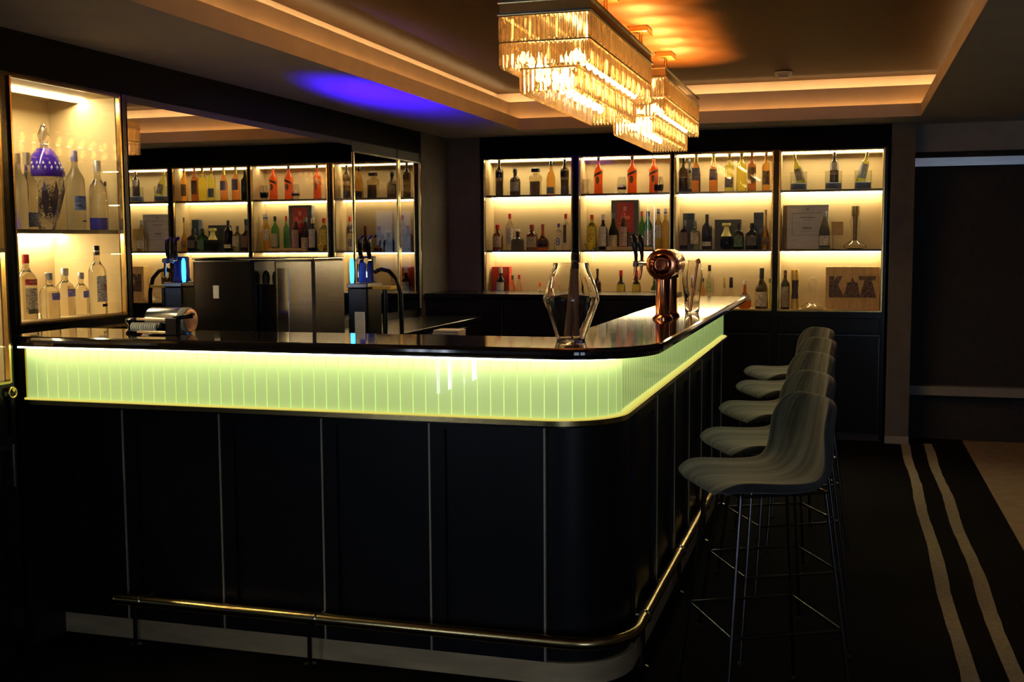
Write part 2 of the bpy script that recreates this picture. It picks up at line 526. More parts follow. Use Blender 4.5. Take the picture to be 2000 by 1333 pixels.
# mirror on the left wall, with smoked end doors
mir = thing('wall_mirror', 'large clear wall mirror reflecting the lit shelves', 'mirror', (XL, 4.33, 0))
MB().box(-.38, -.006, 0, 2.36, .0, 2.125).build('backing', M_blackm, mir)
MB().box(-.006, 0, .004, 2.355, .98, 2.092).build('glass', M_mirror, mir)
for i, (ya, yb, lb) in enumerate(((6.695, 7.45, 'smoked mirror door between gilt bars, wider of the two'), (7.462, 7.875, 'narrow smoked mirror door next to the grey corner pier'))):
    d_ = thing('mirror_door', lb, 'mirror', (XL, ya, 0), 0, 'smoked mirror doors')
    MB().box(-.38, -.006, 0, yb - ya, 0, 2.125).build('backing', M_blackm, d_)
    MB().box(-.006, .0, .012, yb - ya - .012, .98, 2.05).build('glass', M_tmirror, d_)
    MB().box(-.006, .008, 0, .012, .98, 2.05).build('frame_bar', M_gold, d_)
    MB().box(-.006, .008, yb - ya - .012, yb - ya, .98, 2.05).build('frame_bar', M_gold, d_)
    MB().box(-.006, .008, 0, yb - ya, 2.05, 2.058).build('frame_bar', M_shelf, d_)

# back counters: along the back wall and along the mirror
bc = thing('back_counter', 'black glossy back counter below the first two cabinets', 'counter', (-2.13, 8.2, 0))
MB().cbox(-.925, .93, -.30, .285, 1.05, 1.085, .006).build('worktop', M_black, bc)
for i in range(3):
    x0 = -.92 + i * .61
    u = MB().box(x0 + .005, x0 + .60, -.26, .28, .08, 1.05).build('unit', M_blackm, bc)
    MB().cbox(x0 + .015, x0 + .59, -.275, -.26, .1, 1.03, .004).build('door', M_black, u)
    MB().cbox(x0 + .52, x0 + .535, -.30, -.29, .55, .75, .003).box(x0 + .524, x0 + .531, -.292, -.274, .56, .57).box(x0 + .524, x0 + .531, -.292, -.274, .73, .74).build('handle', M_darkmetal, u)
MB().box(-.92, .91, -.24, .28, 0, .08).build('plinth', M_blackm, bc)
mc = thing('mirror_counter', 'black low counter along the wall mirror', 'counter', (-2.79, 6.1, 0))
MB().cbox(-.27, .27, -1.44, 1.58, .90, .935, .006).build('worktop', M_black, mc)
for i in range(5):
    y0 = -1.43 + i * .60
    u = MB().box(-.265, .24, y0 + .005, y0 + .595, .08, .90).build('unit', M_blackm, mc)
    MB().cbox(.24, .255, y0 + .015, y0 + .585, .1, .88, .004).build('door', M_black, u)
MB().box(-.265, .22, -1.43, 1.56, 0, .08).build('plinth', M_blackm, mc)

# ================================================================== BAR
BX0 = -2.83
# body with framed panels
bar = thing('bar_counter', 'long black panelled bar with rounded corner and brass joints', 'bar counter', (0, 0, 0))
pB = lpath(3.52, -.70, .22, BX0, 6.50)
pBi = lpath(3.60, -.78, .14, BX0, 6.50)
MB().sweep(pB, pBi, .0, .915).build('body', M_panel, bar, 30)
# the soffit under the light band, and the wall behind the band
MB().sweep(lpath(3.315, -.69, .21, BX0, 6.54), lpath(3.60, -.78, .14, BX0, 6.50), .895, .915).build('band_floor', M_black, bar, 30)
MB().sweep(lpath(3.335, -.708, .19, BX0, 6.54), lpath(3.60, -.78, .14, BX0, 6.50), .915, 1.113).build('band_core', M_blackm, bar, 30)
def framed_panel(x0, x1, z0, z1):
    """a shaker frame in the xz plane, front at y=0 facing -y"""
    s_ = .05
    return MB().box(x0, x0 + s_, -.014, 0, z0, z1).box(x1 - s_, x1, -.014, 0, z0, z1).box(x0 + s_, x1 - s_, -.014, 0, z1 - s_, z1).box(x0 + s_, x1 - s_, -.014, 0, z0, z0 + s_)
PX = [-2.547 - .285, -2.547, -2.144, -1.742, -1.343, -.941]
for a, b_ in zip(PX, PX[1:]):
    o_ = framed_panel(a + .004, b_ - .004, .075, .893).build('panel_frame', M_panel, bar)
    o_.location = (0, 3.52, 0)
    o_ = MB().box(b_ - .003, b_ + .003, 3.502, 3.52, .075, .893).build('brass_joint', M_joint, bar)
for i in range(6):
    y0 = 3.76 + i * .45
    o_ = framed_panel(.004, .446, .075, .893).build('panel_frame', M_panel, bar)
    o_.location = (-.70, y0, 0); o_.rotation_euler = (0, 0, PI / 2)
    MB().box(-.70, -.683, y0 + .4475, y0 + .4525, .075, .893).build('brass_joint', M_joint, bar)
MB().sweep(lpath(3.505, -.685, .235, BX0, 6.50), lpath(3.52, -.70, .22, BX0, 6.50), 0, .075).build('kick_plate', M_brassk, bar, 30)
MB().box(BX0 - .03, BX0, 3.33, 3.60, 0, 1.113).build('end_post', M_blackm, bar)
MB().box(BX0, BX0 + .034, 3.306, 3.335, .922, 1.108).build('end_strip', M_gold, bar)
MB().box(-.70, -.45 - .33, 6.50, 6.53, 0, 1.11).build('end_board', M_black, bar)
# inner service shelf of the bar
MB().box(BX0, -1.0, 3.60, 4.62, .86, .895).build('service_shelf', M_steel, bar)
MB().box(BX0, -1.0, 4.50, 4.60, .0, .86).build('service_front', M_blackm, bar)

# back-lit glass band
M_slat = pbr('lit_green_glass', (.55, .70, .40), .12, emit=(.60, .80, .24), es=L_BAND, coat=1., noise=.05, nscale=6)
M_slat.node_tree.nodes['Principled BSDF'].inputs['Coat Roughness'].default_value = 0.
M_seam = emis('band_backlight', (.95, 1.0, .52), L_BAND * 1.7)
M_topled = emis('band_top_led', (1., .93, .52), L_BAND_LED * 1.6)
M_botled = emis('band_bottom_led', (1., .88, .18), L_BAND_LED * .11)
band = thing('light_band', 'glowing green glass band of upright slats under the bar top', 'bar light', (0, 0, 0))
MB().sweep(lpath(3.327, -.700, .194, BX0 + .03, 6.53), lpath(3.334, -.707, .187, BX0 + .03, 6.53), .92, 1.11).build('backlight', M_seam, band, 30)
PITCH, GAP, ZB0, ZB1 = .0433, .0028, .921, 1.108
slat = MB().box(-PITCH / 2 + GAP / 2, PITCH / 2 - GAP / 2, -.012, 0, ZB0, ZB1).mesh('slat')
slat.materials.append(M_slat)
RB = .21
arc = RB * PI / 2
s0 = BX0 + .036
flat_len = (-.683 - RB) - s0
n_tot = int((flat_len + arc + (6.53 - 3.31 - RB)) / PITCH)
for i in range(n_tot):
    s_ = (i + .5) * PITCH
    if s_ < flat_len:
        p_, a_ = (s0 + s_, 3.322), 0.
    elif s_ < flat_len + arc:
        a_ = (s_ - flat_len) / RB
        rr = RB - .012
        p_ = (-.683 - RB + rr * math.sin(a_), 3.31 + RB - rr * math.cos(a_))
    else:
        p_, a_ = (-.695, 3.31 + RB + s_ - flat_len - arc), PI / 2
    o_ = link('slat', slat, None, band, (p_[0], p_[1], 0))
    o_.rotation_euler = (0, 0, a_)
MB().sweep(lpath(3.275, -.648, .245, BX0 + .03, 6.53), lpath(3.293, -.666, .227, BX0 + .03, 6.53), 1.107, 1.112).build('light_strip', M_topled, band, 30)
MB().sweep(lpath(3.299, -.671, .222, BX0 + .03, 6.53), lpath(3.308, -.680, .213, BX0 + .03, 6.53), .922, .927).build('light_strip', M_botled, band, 30)
MB().sweep(lpath(3.290, -.662, .231, BX0 + .0, 6.54), lpath(3.315, -.687, .206, BX0 + .0, 6.54), .905, .921).build('lower_rail', M_brass, band, 30)

# worktop
def topoutline(ins=0.):
    yo, xo, r = 3.27 + ins, -.56 - ins, .30 - ins
    yi, xi, ri = 3.67 - ins, -.93 + ins, .05
    pts = lpath(yo, xo, r, -2.86, 6.56 - ins, 18)
    pts += [(xi, 6.56 - ins)]
    for k in range(7):
        a = k / 6 * PI / 2
        pts.append((xi - ri + ri * math.cos(-a), yi + ri + ri * math.sin(-a)))
    pts += [(-2.86, yi)]
    return pts
def rounded_top(z0, z1, c=.012):
    n_ = len(topoutline())
    m = MB(); prof = [(c * .8, z0), (c * .25, z0 + c * .3), (0, z0 + c), (0, z1 - c), (c * .25, z1 - c * .3), (c * .8, z1)]
    vs = []; fs = []
    for ins, z in prof:
        vs += [(x, y, z) for x, y in topoutline(ins)]
    for k in range(len(prof) - 1):
        for i in range(n_):
            j = (i + 1) % n_
            fs.append((k * n_ + i, k * n_ + j, (k + 1) * n_ + j, (k + 1) * n_ + i))
    fs.append(tuple(reversed(range(n_)))); fs.append(tuple(range((len(prof) - 1) * n_, len(prof) * n_)))
    return m.add(vs, fs)
top = thing('bar_worktop', 'dark glossy bar top with rounded corner and bullnose edge', 'worktop', (0, 0, 0))
rounded_top(1.115, 1.148).build('slab', M_counter, top, 12)
MB().sweep(lpath(3.276, -.57, .29, BX0, 6.54), lpath(3.32, -.69, .21, BX0, 6.54), 1.1125, 1.1155).build('under_trim', M_darkmetal, top, 30)

# foot rail
fr_ = thing('foot_rail', 'polished brass foot rail running round the bar base', 'foot rail', (0, 0, 0))
pr = lpath(3.445, -.655, .20, -2.56, 6.35, 14)
MB().tube([(x, y, .17) for x, y in pr], .021, 14).build('rail', M_brass, fr_, 40)
MB().lathe([(0, -.004), (.018, -.003), (.0225, .0), (.0225, .006), (0, .006)], 14, (-2.56, 3.445, .17), 'x').build('end_cap', M_brass, fr_, 40)
for (x, y, dx, dy) in ((-2.48, 3.445, 0, 1), (-1.775, 3.445, 0, 1), (-.655, 3.74, -1, 0), (-.655, 4.6, -1, 0), (-.655, 5.45, -1, 0), (-.655, 6.25, -1, 0)):
    p_ = MB().lathe([(.008, .006), (.008, .16)], 10, (x, y, 0)).build('post', M_darkmetal, fr_, 40)
    MB().lathe([(0, 0), (.022, 0), (.022, .004), (.009, .01), (0, .01)], 14, (x, y, 0)).build('foot_flange', M_darkmetal, p_, 40)
    b_ = MB().tube([(x + (.03 if dy else 0), y + (.03 if dx else 0), .175), (x + dx * .055 + (.03 if dy else 0), y + dy * .072 + (.03 if dx else 0), .175)], .006, 8).build('bracket', M_chrome, fr_, 40)
    MB().tube([(x + math.cos(q) * .0225 * (0 if dy else 1) + (.03 if dy else 0) , y + math.cos(q) * .0225 * (1 if dy else 0) + (.03 if dx else 0), .17 + .0225 * math.sin(q)) for q in [2 * PI * i / 14 for i in range(14)]], .004, 6, True).build('collar', M_chrome, b_, 60)

# ================================================================== BAR STOOLS
def fabric():
    m = bpy.data.materials.new('streaked_velvet'); m.use_nodes = True
    nt = m.node_tree; b = nt.nodes['Principled BSDF']
    uv = nt.nodes.new('ShaderNodeUVMap')
    mp = nt.nodes.new('ShaderNodeMapping'); mp.inputs['Scale'].default_value = (4.6, .42, 1)
    n = nt.nodes.new('ShaderNodeTexNoise'); n.inputs['Scale'].default_value = 1.6; n.inputs['Detail'].default_value = 6; n.inputs['Roughness'].default_value = .62
    rp = nt.nodes.new('ShaderNodeValToRGB')
    rp.color_ramp.elements[0].position = .43; rp.color_ramp.elements[0].color = (.012, .012, .013, 1)
    rp.color_ramp.elements[1].position = .58; rp.color_ramp.elements[1].color = (.078, .075, .072, 1)
    nt.links.new(uv.outputs[0], mp.inputs[0]); nt.links.new(mp.outputs[0], n.inputs['Vector'])
    nt.links.new(n.outputs[0], rp.inputs[0]); nt.links.new(rp.outputs[0], b.inputs['Base Color'])
    b.inputs['Roughness'].default_value = .85; b.inputs['Sheen Weight'].default_value = .25; b.inputs['Specular IOR Level'].default_value = .2
    bp = nt.nodes.new('ShaderNodeBump'); bp.inputs['Strength'].default_value = .25; bp.inputs['Distance'].default_value = .01
    nt.links.new(n.outputs[0], bp.inputs['Height']); nt.links.new(bp.outputs[0], b.inputs['Normal'])
    return m
M_fabric = fabric()

def shell_mesh():
    prof = [(.212, -.030, .55), (.226, -.012, .80), (.215, .002, .90), (.175, .008, .97), (.11, .004, 1.0), (.03, -.004, 1.0), (-.05, -.004, 1.0),
            (-.095, .010, .99), (-.125, .040, .97), (-.142, .08, .94), (-.153, .125, .90), (-.161, .17, .85), (-.168, .21, .78), (-.172, .236, .66), (-.174, .247, .48)]
    HW = .210; nu = 13
    rows = []
    for k, (x, z, w) in enumerate(prof):
        row = []
        bk = max(0., min(1., (k - 6) / 5.))
        for i in range(nu):
            u = -1 + 2 * i / (nu - 1)
            y = HW * w * math.sin(u * PI / 2 * .92) / math.sin(PI / 2 * .92)
            q = (y / HW) ** 2
            row.append(Vector((x + .085 * bk * q, y, z + .022 * (1 - bk) * q * (1 if k > 2 else .2) )))
        rows.append(row)
    nv = len(rows)
    def nrm(k, i):
        a = rows[min(k + 1, nv - 1)][i] - rows[max(k - 1, 0)][i]
        b = rows[k][min(i + 1, nu - 1)] - rows[k][max(i - 1, 0)]
        return a.cross(b).normalized()
    T = .030
    vs = []; fs = []; uvs = []
    for k in range(nv):
        for i in range(nu):
            vs.append(rows[k][i]); uvs.append((i / (nu - 1), k / (nv - 1)))
    for k in range(nv):
        for i in range(nu):
            edge = k in (0, nv - 1) or i in (0, nu - 1)
            n = nrm(k, i)
            vs.append(rows[k][i] + n * (T * (.45 if edge else 1.))); uvs.append((i / (nu - 1), k / (nv - 1)))
    if vs[nv * nu + 5 * nu + nu // 2].z > vs[5 * nu + nu // 2].z:
        for q in range(nv * nu):
            vs[nv * nu + q] = 2 * vs[q] - vs[nv * nu + q]
    N = nv * nu
    for k in range(nv - 1):
        for i in range(nu - 1):
            a = k * nu + i
            fs.append((a, a + 1, a + nu + 1, a + nu)); fs.append((N + a, N + a + nu, N + a + nu + 1, N + a + 1))
    for k in range(nv - 1):
        for i in (0, nu - 1):
            a = k * nu + i; fs.append((a, a + nu, N + a + nu, N + a))
    for i in range(nu - 1):
        for k in (0, nv - 1):
            a = k * nu + i; fs.append((a, a + 1, N + a + 1, N + a))
    me = bpy.data.meshes.new('seat_shell')
    me.from_pydata([tuple(v) for v in vs], [], fs)
    ul = me.uv_layers.new(name='UVMap')
    for lp in me.loops:
        ul.data[lp.index].uv = uvs[lp.vertex_index]
    bm = bmesh.new(); bm.from_mesh(me); bmesh.ops.recalc_face_normals(bm, faces=bm.faces)
    for f in bm.faces: f.smooth = True
    bm.to_mesh(me); bm.free()
    me.materials.append(M_fabric)
    return me

SEAT = .745
def make_stool():
    s_ = empty('bar_stool')
    sh = link('seat_shell', shell_mesh(), None, s_, (0, 0, SEAT))
    sm = sh.modifiers.new('subdivision', 'SUBSURF'); sm.levels = 1; sm.render_levels = 2
    tp, bt = .135, .205
    for sx in (-1, 1):
        for sy in (-1, 1):
            lg = MB().tube([(sx * tp, sy * tp, SEAT - .028), (sx * bt, sy * bt, .004)], .0065, 8).build('leg', M_darkmetal, s_, 50)
            MB().lathe([(0, 0), (.009, 0), (.009, .012), (0, .012)], 10, (sx * bt, sy * bt, 0)).build('foot_cap', M_blackm, lg, 40)
    for z in (SEAT - .03, .30):
        k = tp + (bt - tp) * (SEAT - z) / SEAT
        for a, b in (((-k, -k), (k, -k)), ((k, -k), (k, k)), ((k, k), (-k, k)), ((-k, k), (-k, -k))):
            MB().tube([(a[0], a[1], z), (b[0], b[1], z)], .005, 8).build('crossbar', M_darkmetal, s_, 50)
    return s_

def copy_tree(o, parent=None):
    c = o.copy(); COL.objects.link(c)
    if parent is not None: c.parent = parent
    for ch in list(o.children): copy_tree(ch, c)
    return c

STOOLS = (((-.235, 3.50), 3.63, 'streaked grey velvet bar stool nearest the viewer, on thin wire legs'),
          ((-.245, 4.12), 3.62, 'streaked grey velvet bar stool, second from the viewer'),
          ((-.255, 4.85), 3.63, 'streaked grey velvet bar stool, middle one of the five'),
          ((-.255, 5.60), 3.61, 'streaked grey velvet bar stool, second from the lit cabinets'),
          ((-.275, 6.28), 3.62, 'streaked grey velvet bar stool nearest the lit cabinets'))
proto = make_stool()
for i, ((x, y), rz, lb) in enumerate(STOOLS):
    o = proto if i == 0 else copy_tree(proto)
    o.location = (x, y, 0); o.rotation_euler = (0, 0, rz)
    tag(o, lb, 'bar stool', 'bar stools along the bar')

# ================================================================== CHANDELIERS
M_crystal = pbr('amber_crystal', (1., .84, .58), .03, trans=.88, ior=1.5, noise=.03, nscale=8)
_nt = M_crystal.node_tree
_p = _nt.nodes['Principled BSDF']; _t = _nt.nodes.new('ShaderNodeBsdfTransparent'); _t.inputs[0].default_value = (1., .86, .62, 1)
_mx = _nt.nodes.new('ShaderNodeMixShader'); _mx.inputs[0].default_value = .24
_nt.links.new(_p.outputs[0], _mx.inputs[1]); _nt.links.new(_t.outputs[0], _mx.inputs[2])
_nt.links.new(_mx.outputs[0], _nt.nodes['Material Output'].inputs[0])
M_tube = emis('chandelier_lamp', (1., .64, .25), L_TUBE)
def crystal_mesh(h):
    m = MB().lathe([(.0052, 0), (.0074, -.008), (.0074, -h + .012), (.003, -h + .002), (0, -h)], 4, phase=0.)
    me = m.mesh('crystal'); me.materials.append(M_crystal)
    return me
TIERS = ((.166, .652, 2.288, .092), (.166, .652, 2.193, .090), (.104, .596, 2.104, .090))
CRY = [crystal_mesh(t_[3]) for t_ in TIERS]
def make_chandelier():
    c = empty('crystal_chandelier')
    zb = 0
    # housing
    MB().box(-.168, .168, -.655, .655, 2.302, 2.338).build('housing', M_brass, c)
    MB().box(-.176, .176, -.663, .663, 2.294, 2.302).build('flange', M_chrome, c)
    MB().box(-.176, .176, -.663, .663, 2.338, 2.343).build('flange', M_chrome, c)
    for y in (-.42, .42):
        MB().lathe([(.009, 2.34), (.009, ZC - .03)], 10, (0, y, 0)).build('rod', M_gold, c, 40)
        MB().cbox(-.05, .05, y - .08, y + .08, ZC - .03, ZC - .001, .004).build('ceiling_plate', M_gold, c)
    # frames of the tiers
    for hx, hy, z, h in TIERS:
        f = MB().box(-hx - .006, hx + .006, -hy - .006, -hy + .004, z, z + .006).box(-hx - .006, hx + .006, hy - .004, hy + .006, z, z + .006)
        f.box(-hx - .006, -hx + .004, -hy, hy, z, z + .006).box(hx - .004, hx + .006, -hy, hy, z, z + .006)
        f.build('tier_frame', M_brass, c)
    # lamps
    bulb = MB().lathe([(0, -.022), (.009, -.018), (.014, -.006), (.012, .008), (.006, .02), (0, .024)], 10).mesh('bulb', 60)
    bulb.materials.append(M_tube)
    for x, z, hy, nb_ in ((-.10, 2.150, .58, 11), (.10, 2.150, .58, 11), (-.05, 2.085, .54, 10), (.05, 2.085, .54, 10)):
        for i in range(nb_):
            link('bulb', bulb, None, c, (x, -hy + 2 * hy * i / (nb_ - 1), z))
    # crystals: first the ones that show largest, each its own object; the rest joined
    spots = []
    for k, (hx, hy, z, h) in enumerate(TIERS):
        nx = int(round(2 * hx / .0166)); ny = int(round(2 * hy / .0166))
        for i in range(nx + 1):
            spots.append((0 if k < 3 else 2, k, -hx + 2 * hx * i / nx, -hy, z, h))
            spots.append((4, k, -hx + 2 * hx * i / nx, hy, z, h))
        for i in range(1, ny):
            spots.append((1 + k * .2, k, hx, -hy + 2 * hy * i / ny, z, h))
            spots.append((3, k, -hx, -hy + 2 * hy * i / ny, z, h))
    spots.sort(key=lambda q: q[0])
    rnd = random.Random(3)
    rest = MB()
    for q, (_, k, x, y, z, h) in enumerate(spots):
        if q < 296:
            o = link('crystal', CRY[k], None, c, (x, y, z)); o.rotation_euler = (rnd.uniform(-.03, .03), rnd.uniform(-.03, .03), rnd.uniform(-.25, .25))
        else:
            rest.lathe([(.0052, 0), (.0074, -.008), (.0074, -h + .012), (.003, -h + .002), (0, -h)], 4, (x, y, z), phase=rnd.uniform(-.3, .3))
    o = rest.build('crystal_rows', M_crystal, c); o['kind'] = 'stuff'
    # lamps that shine up on to the ceiling from the top of the housing
    for y in (-.80, -.49, -.18, .13, .44):
        ld = bpy.data.lights.new('uplight', 'SPOT'); ld.energy = 62.; ld.color = (1., .42, .09); ld.spot_size = math.radians(128); ld.spot_blend = .3; ld.shadow_soft_size = .012
        lo = bpy.data.objects.new('uplight', ld); COL.objects.link(lo); lo.parent = c
        lo.location = (0.03, y + .18, 2.352); lo.rotation_euler = (PI, 0, 0)
    return c
ch = make_chandelier()
ch.location = (-1.073, 4.665, 0); tag(ch, 'tiered rectangular crystal chandelier with gilt housing, the nearer of two', 'chandelier', 'crystal chandeliers over the bar')
ch2 = copy_tree(ch)
ch2.location = (-1.073, 6.40, 0); tag(ch2, 'tiered rectangular crystal chandelier closer to the lit back cabinets', 'chandelier', 'crystal chandeliers over the bar')

# ================================================================== BOTTLES
def glassm(name, col, rough=.02, trans=1., ior=1.42):
    return pbr('glass_' + name, col, rough, trans=trans, ior=ior, noise=.02, nscale=5)
GL = {k: glassm(k, c_) for k, c_ in dict(
    black=(.035, .022, .014), brown=(.30, .10, .04), clear=(.97, .97, .93), smoke=(.10, .10, .11), smokepale=(.55, .56, .48), cognac=(.50, .15, .04),
    amber=(.90, .50, .10), amberred=(.78, .30, .06), amberpale=(.97, .85, .58), orange=(.98, .20, .03), yellowpale=(.97, .92, .6), olive=(.60, .62, .10),
    green=(.06, .14, .05), greenb=(.12, .5, .14), greend=(.10, .30, .12), greenpale=(.65, .75, .55), gold=(.97, .74, .2), yellowgreen=(.80, .82, .15),
    yellow=(.97, .90, .12), umber=(.42, .13, .04)).items()}
GL['orange'] = pbr('orange_liquor', (.95, .16, .02), .15, trans=.75, ior=1.35, noise=.03)
GL['frost'] = glassm('frost', (.90, .93, .92), .28)
def solid(name, col, rough=.4, metal=0.):
    return pbr(name, col, rough, metal, noise=.08, nscale=60)
CAPC = dict(black=(.012, .012, .013), block=(.015, .013, .012), red=(.55, .03, .025), redbrown=(.32, .05, .03), pale=(.66, .62, .52), purple=(.12, .08, .30), green=(.05, .12, .04),
            orange=(.75, .17, .04), white=(.75, .73, .66), darkpale=(.14, .15, .13), whiteblue=(.70, .72, .72), gold=(.72, .58, .12), amberc=(.45, .26, .08), darkgold=(.35, .27, .06), brown=(.25, .12, .05),
            goldcap=(.72, .50, .14), brownc=(.16, .07, .04), greyc=(.42, .42, .40), yellowbell=(.80, .72, .24), blue=(.10, .12, .32), silver=(.55, .55, .56))
LABC = dict(tan=(.40, .30, .19), grey=(.42, .40, .33), brownlabel=(.20, .12, .06), bluegrey=(.20, .24, .36), beige=(.62, .52, .33), white=(.72, .69, .60), dark=(.10, .06, .045), darkslim=(.12, .08, .07),
            orange=(.75, .30, .06), yellow=(.78, .62, .08), pink=(.55, .34, .30), mottle=(.30, .22, .12), purplegrey=(.26, .25, .38), cream=(.74, .66, .44), greenlabel=(.12, .22, .12), greyd=(.13, .13, .13),
            yellowgreenl=(.70, .72, .30), red=(.65, .05, .04), clearlab=(.62, .64, .62))
def capm(k): return solid('cap_' + k, CAPC[k], .35, .6 if k in ('goldcap', 'silver') else 0.)
def labm(k):
    n = 'label_' + k
    if n in MATS: return MATS[n]
    m = pbr(n, LABC[k], .6)
    nt = m.node_tree; b = nt.nodes['Principled BSDF']
    tc = nt.nodes.new('ShaderNodeTexCoord'); mp = nt.nodes.new('ShaderNodeMapping'); mp.inputs['Scale'].default_value = (90, 90, 260)
    nz = nt.nodes.new('ShaderNodeTexNoise'); nz.inputs['Scale'].default_value = 1.; nz.inputs['Detail'].default_value = 2
    rp = nt.nodes.new('ShaderNodeValToRGB'); c_ = LABC[k]
    dk = tuple(x * (.35 if k != 'mottle' else .1) for x in c_)
    rp.color_ramp.elements[0].position = .43; rp.color_ramp.elements[0].color = (*dk, 1)
    rp.color_ramp.elements[1].position = .50; rp.color_ramp.elements[1].color = (*c_, 1)
    nt.links.new(tc.outputs['Object'], mp.inputs[0]); nt.links.new(mp.outputs[0], nz.inputs['Vector']); nt.links.new(nz.outputs[0], rp.inputs[0]); nt.links.new(rp.outputs[0], b.inputs['Base Color'])
    return m
PROF = dict(
    wine=[(0, 0), (.92, 0), (1, .02), (1, .58), (.96, .64), (.8, .69), (.52, .735), (.36, .78), (.32, .82), (.31, .98), (0, .98)],
    slope=[(0, 0), (.94, 0), (1, .025), (1, .44), (.92, .52), (.72, .62), (.50, .71), (.36, .78), (.31, .84), (.30, .98), (0, .98)],
    round=[(0, 0), (.92, 0), (1, .03), (1, .50), (.97, .57), (.82, .64), (.55, .69), (.38, .73), (.34, .77), (.34, .97), (0, .97)],
    waist=[(0, 0), (.90, 0), (.94, .03), (.88, .28), (.98, .56), (1, .64), (.90, .70), (.60, .76), (.36, .81), (.28, .87), (.28, .98), (0, .98)],
    squat=[(0, 0), (.93, 0), (1, .03), (1, .42), (.95, .50), (.72, .58), (.36, .63), (.28, .68), (.28, .96), (0, .96)],
    onion=[(0, 0), (.72, 0), (.92, .04), (1, .16), (.97, .28), (.80, .40), (.48, .49), (.28, .57), (.22, .66), (.20, .97), (0, .97)],
    square=[(0, 0), (.93, 0), (1, .03), (1, .52), (.94, .60), (.70, .67), (.38, .72), (.30, .76), (.30, .97), (0, .97)],
    decanter=[(0, 0), (.86, 0), (.90, .03), (.84, .46), (.98, .54), (1, .62), (.94, .70), (.60, .76), (.30, .80), (.28, .86), (0, .86)],
    conic=[(0, 0), (.95, 0), (1, .03), (.92, .10), (.62, .36), (.38, .56), (.30, .62), (.28, .72), (0, .72)],
    bell=[(0, 0), (.97, 0), (1, .02), (.97, .34), (.92, .50), (.72, .60), (.42, .68), (.30, .73), (.28, .80), (.28, .97), (0, .97)],
    belldec=[(0, 0), (.55, 0), (.86, .06), (1, .18), (1, .32), (.86, .46), (.62, .54), (0, .56)],
    aperitif=[(0, 0), (.93, 0), (.98, .02), (.93, .30), (1, .55), (.98, .62), (.80, .69), (.50, .75), (.36, .79), (.31, .84), (.30, .98), (0, .98)])
CAPZ = dict(wine=(.86, 1, .34), slope=(.86, 1, .33), round=(.84, 1, .39), waist=(.87, 1, .31), squat=(.90, 1, .38), onion=(.86, 1, .26), square=(.80, 1, .34), decanter=(.85, 1, .56),
            conic=(.66, 1, .34), bell=(.74, 1, .34), aperitif=(.90, 1, .34))
def patch(r, a0, a1, z0, z1, n=10, slant=0.):
    """a curved label round the front (-y) of a cylinder"""
    m = MB(); vs = []; fs = []
    for i in range(n + 1):
        u = i / n; a = a0 + (a1 - a0) * u
        for rr, zz in ((r, z0), (r, z1), (r - .0006, z1), (r - .0006, z0)):
            vs.append((rr * math.sin(a), -rr * math.cos(a), zz + slant * (u - .5)))
    for i in range(n):
        for k in range(4):
            j = (k + 1) % 4
            fs.append((4 * i + k, 4 * (i + 1) + k, 4 * (i + 1) + j, 4 * i + j))
    fs.append((0, 1, 2, 3)); fs.append(tuple(reversed([4 * n + k for k in range(4)])))
    return m.add(vs, fs)
def radius_at(kind, z):
    pr_ = PROF[kind]
    for (r0, z0), (r1, z1) in zip(pr_, pr_[1:]):
        if z0 <= z <= z1 and z1 > z0:
            return r0 + (r1 - r0) * (z - z0) / (z1 - z0)
    return 1.
def bottle(label, loc, w, h, kind, glass, cap, lab, rz=0., group=None, tilt=None, name='bottle', lab_half=1.0):
    b = thing(name, label, 'bottle', loc, rz, group)
    if tilt: b.rotation_euler = (tilt[0], tilt[1], rz)
    r = w / 2; p = 6. if kind == 'square' else 2.
    MB().lathe([(r * a, h * z) for a, z in PROF[kind]], 24, p=p).build('body', GL[glass], b, 40)
    if kind == 'belldec':
        MB().lathe([(r * a, h * z) for a, z in [(0, .50), (.82, .50), (.66, .58), (.46, .70), (.36, .80), (.40, .86), (.66, .90), (.68, .96), (.60, 1.), (0, 1.)]], 24).build('stopper', capm(cap), b, 40)
    else:
        z0, z1, rc = CAPZ[kind]
        rc = rc * r + .001
        pr_ = [(0, z0 * h), (rc, z0 * h), (rc, (z1 - .012) * h), (rc * .88, z1 * h), (0, z1 * h)]
        if cap in ('gold',):
            pr_ = [(0, .76 * h), (rc * 1.25, .76 * h), (rc * 1.02, .84 * h), (rc * .98, z1 * h), (0, z1 * h)]
        co = MB().lathe(pr_, 16, p=8. if cap == 'block' else 2.).build('cap', capm(cap), b, 40)
        if cap == 'whiteblue':
            MB().lathe([(rc * 1.03, (z0 + .04) * h), (rc * 1.03, (z0 + .08) * h)], 16).build('cap_band', capm('blue'), co, 40)
    if lab:
        z0, z1, lk = lab
        ra = max(radius_at(kind, z0 + .001), radius_at(kind, z1 - .001)) * r + .0008
        if p > 2:
            MB().box(-r * .8, r * .8, -r - .0012, -r - .0004, z0 * h, z1 * h).build('label', labm(lk), b)
        else:
            hf = .35 if lk == 'darkslim' else lab_half
            patch(ra, -hf, hf, z0 * h, z1 * h).build('label', labm(lk), b, 40)
    if kind == 'aperitif':
        patch(r + .001, -1.2, 1.2, .50 * h, .57 * h, 12, .035 * h / .28 * 1.).build('slanted_band', labm('dark'), b, 40)
        m = MB(); n = 14; rr = r + .0012
        vs = [(0, -rr, .37 * h)] + [(rr * math.sin(.42 * math.cos(2 * PI * i / n)), -rr * math.cos(.42 * math.cos(2 * PI * i / n)), .37 * h + .10 * h * math.sin(2 * PI * i / n)) for i in range(n)]
        m.add(vs, [(0, 1 + i, 1 + (i + 1) % n) for i in range(n)]).build('label', labm('mottle'), b)
    return b
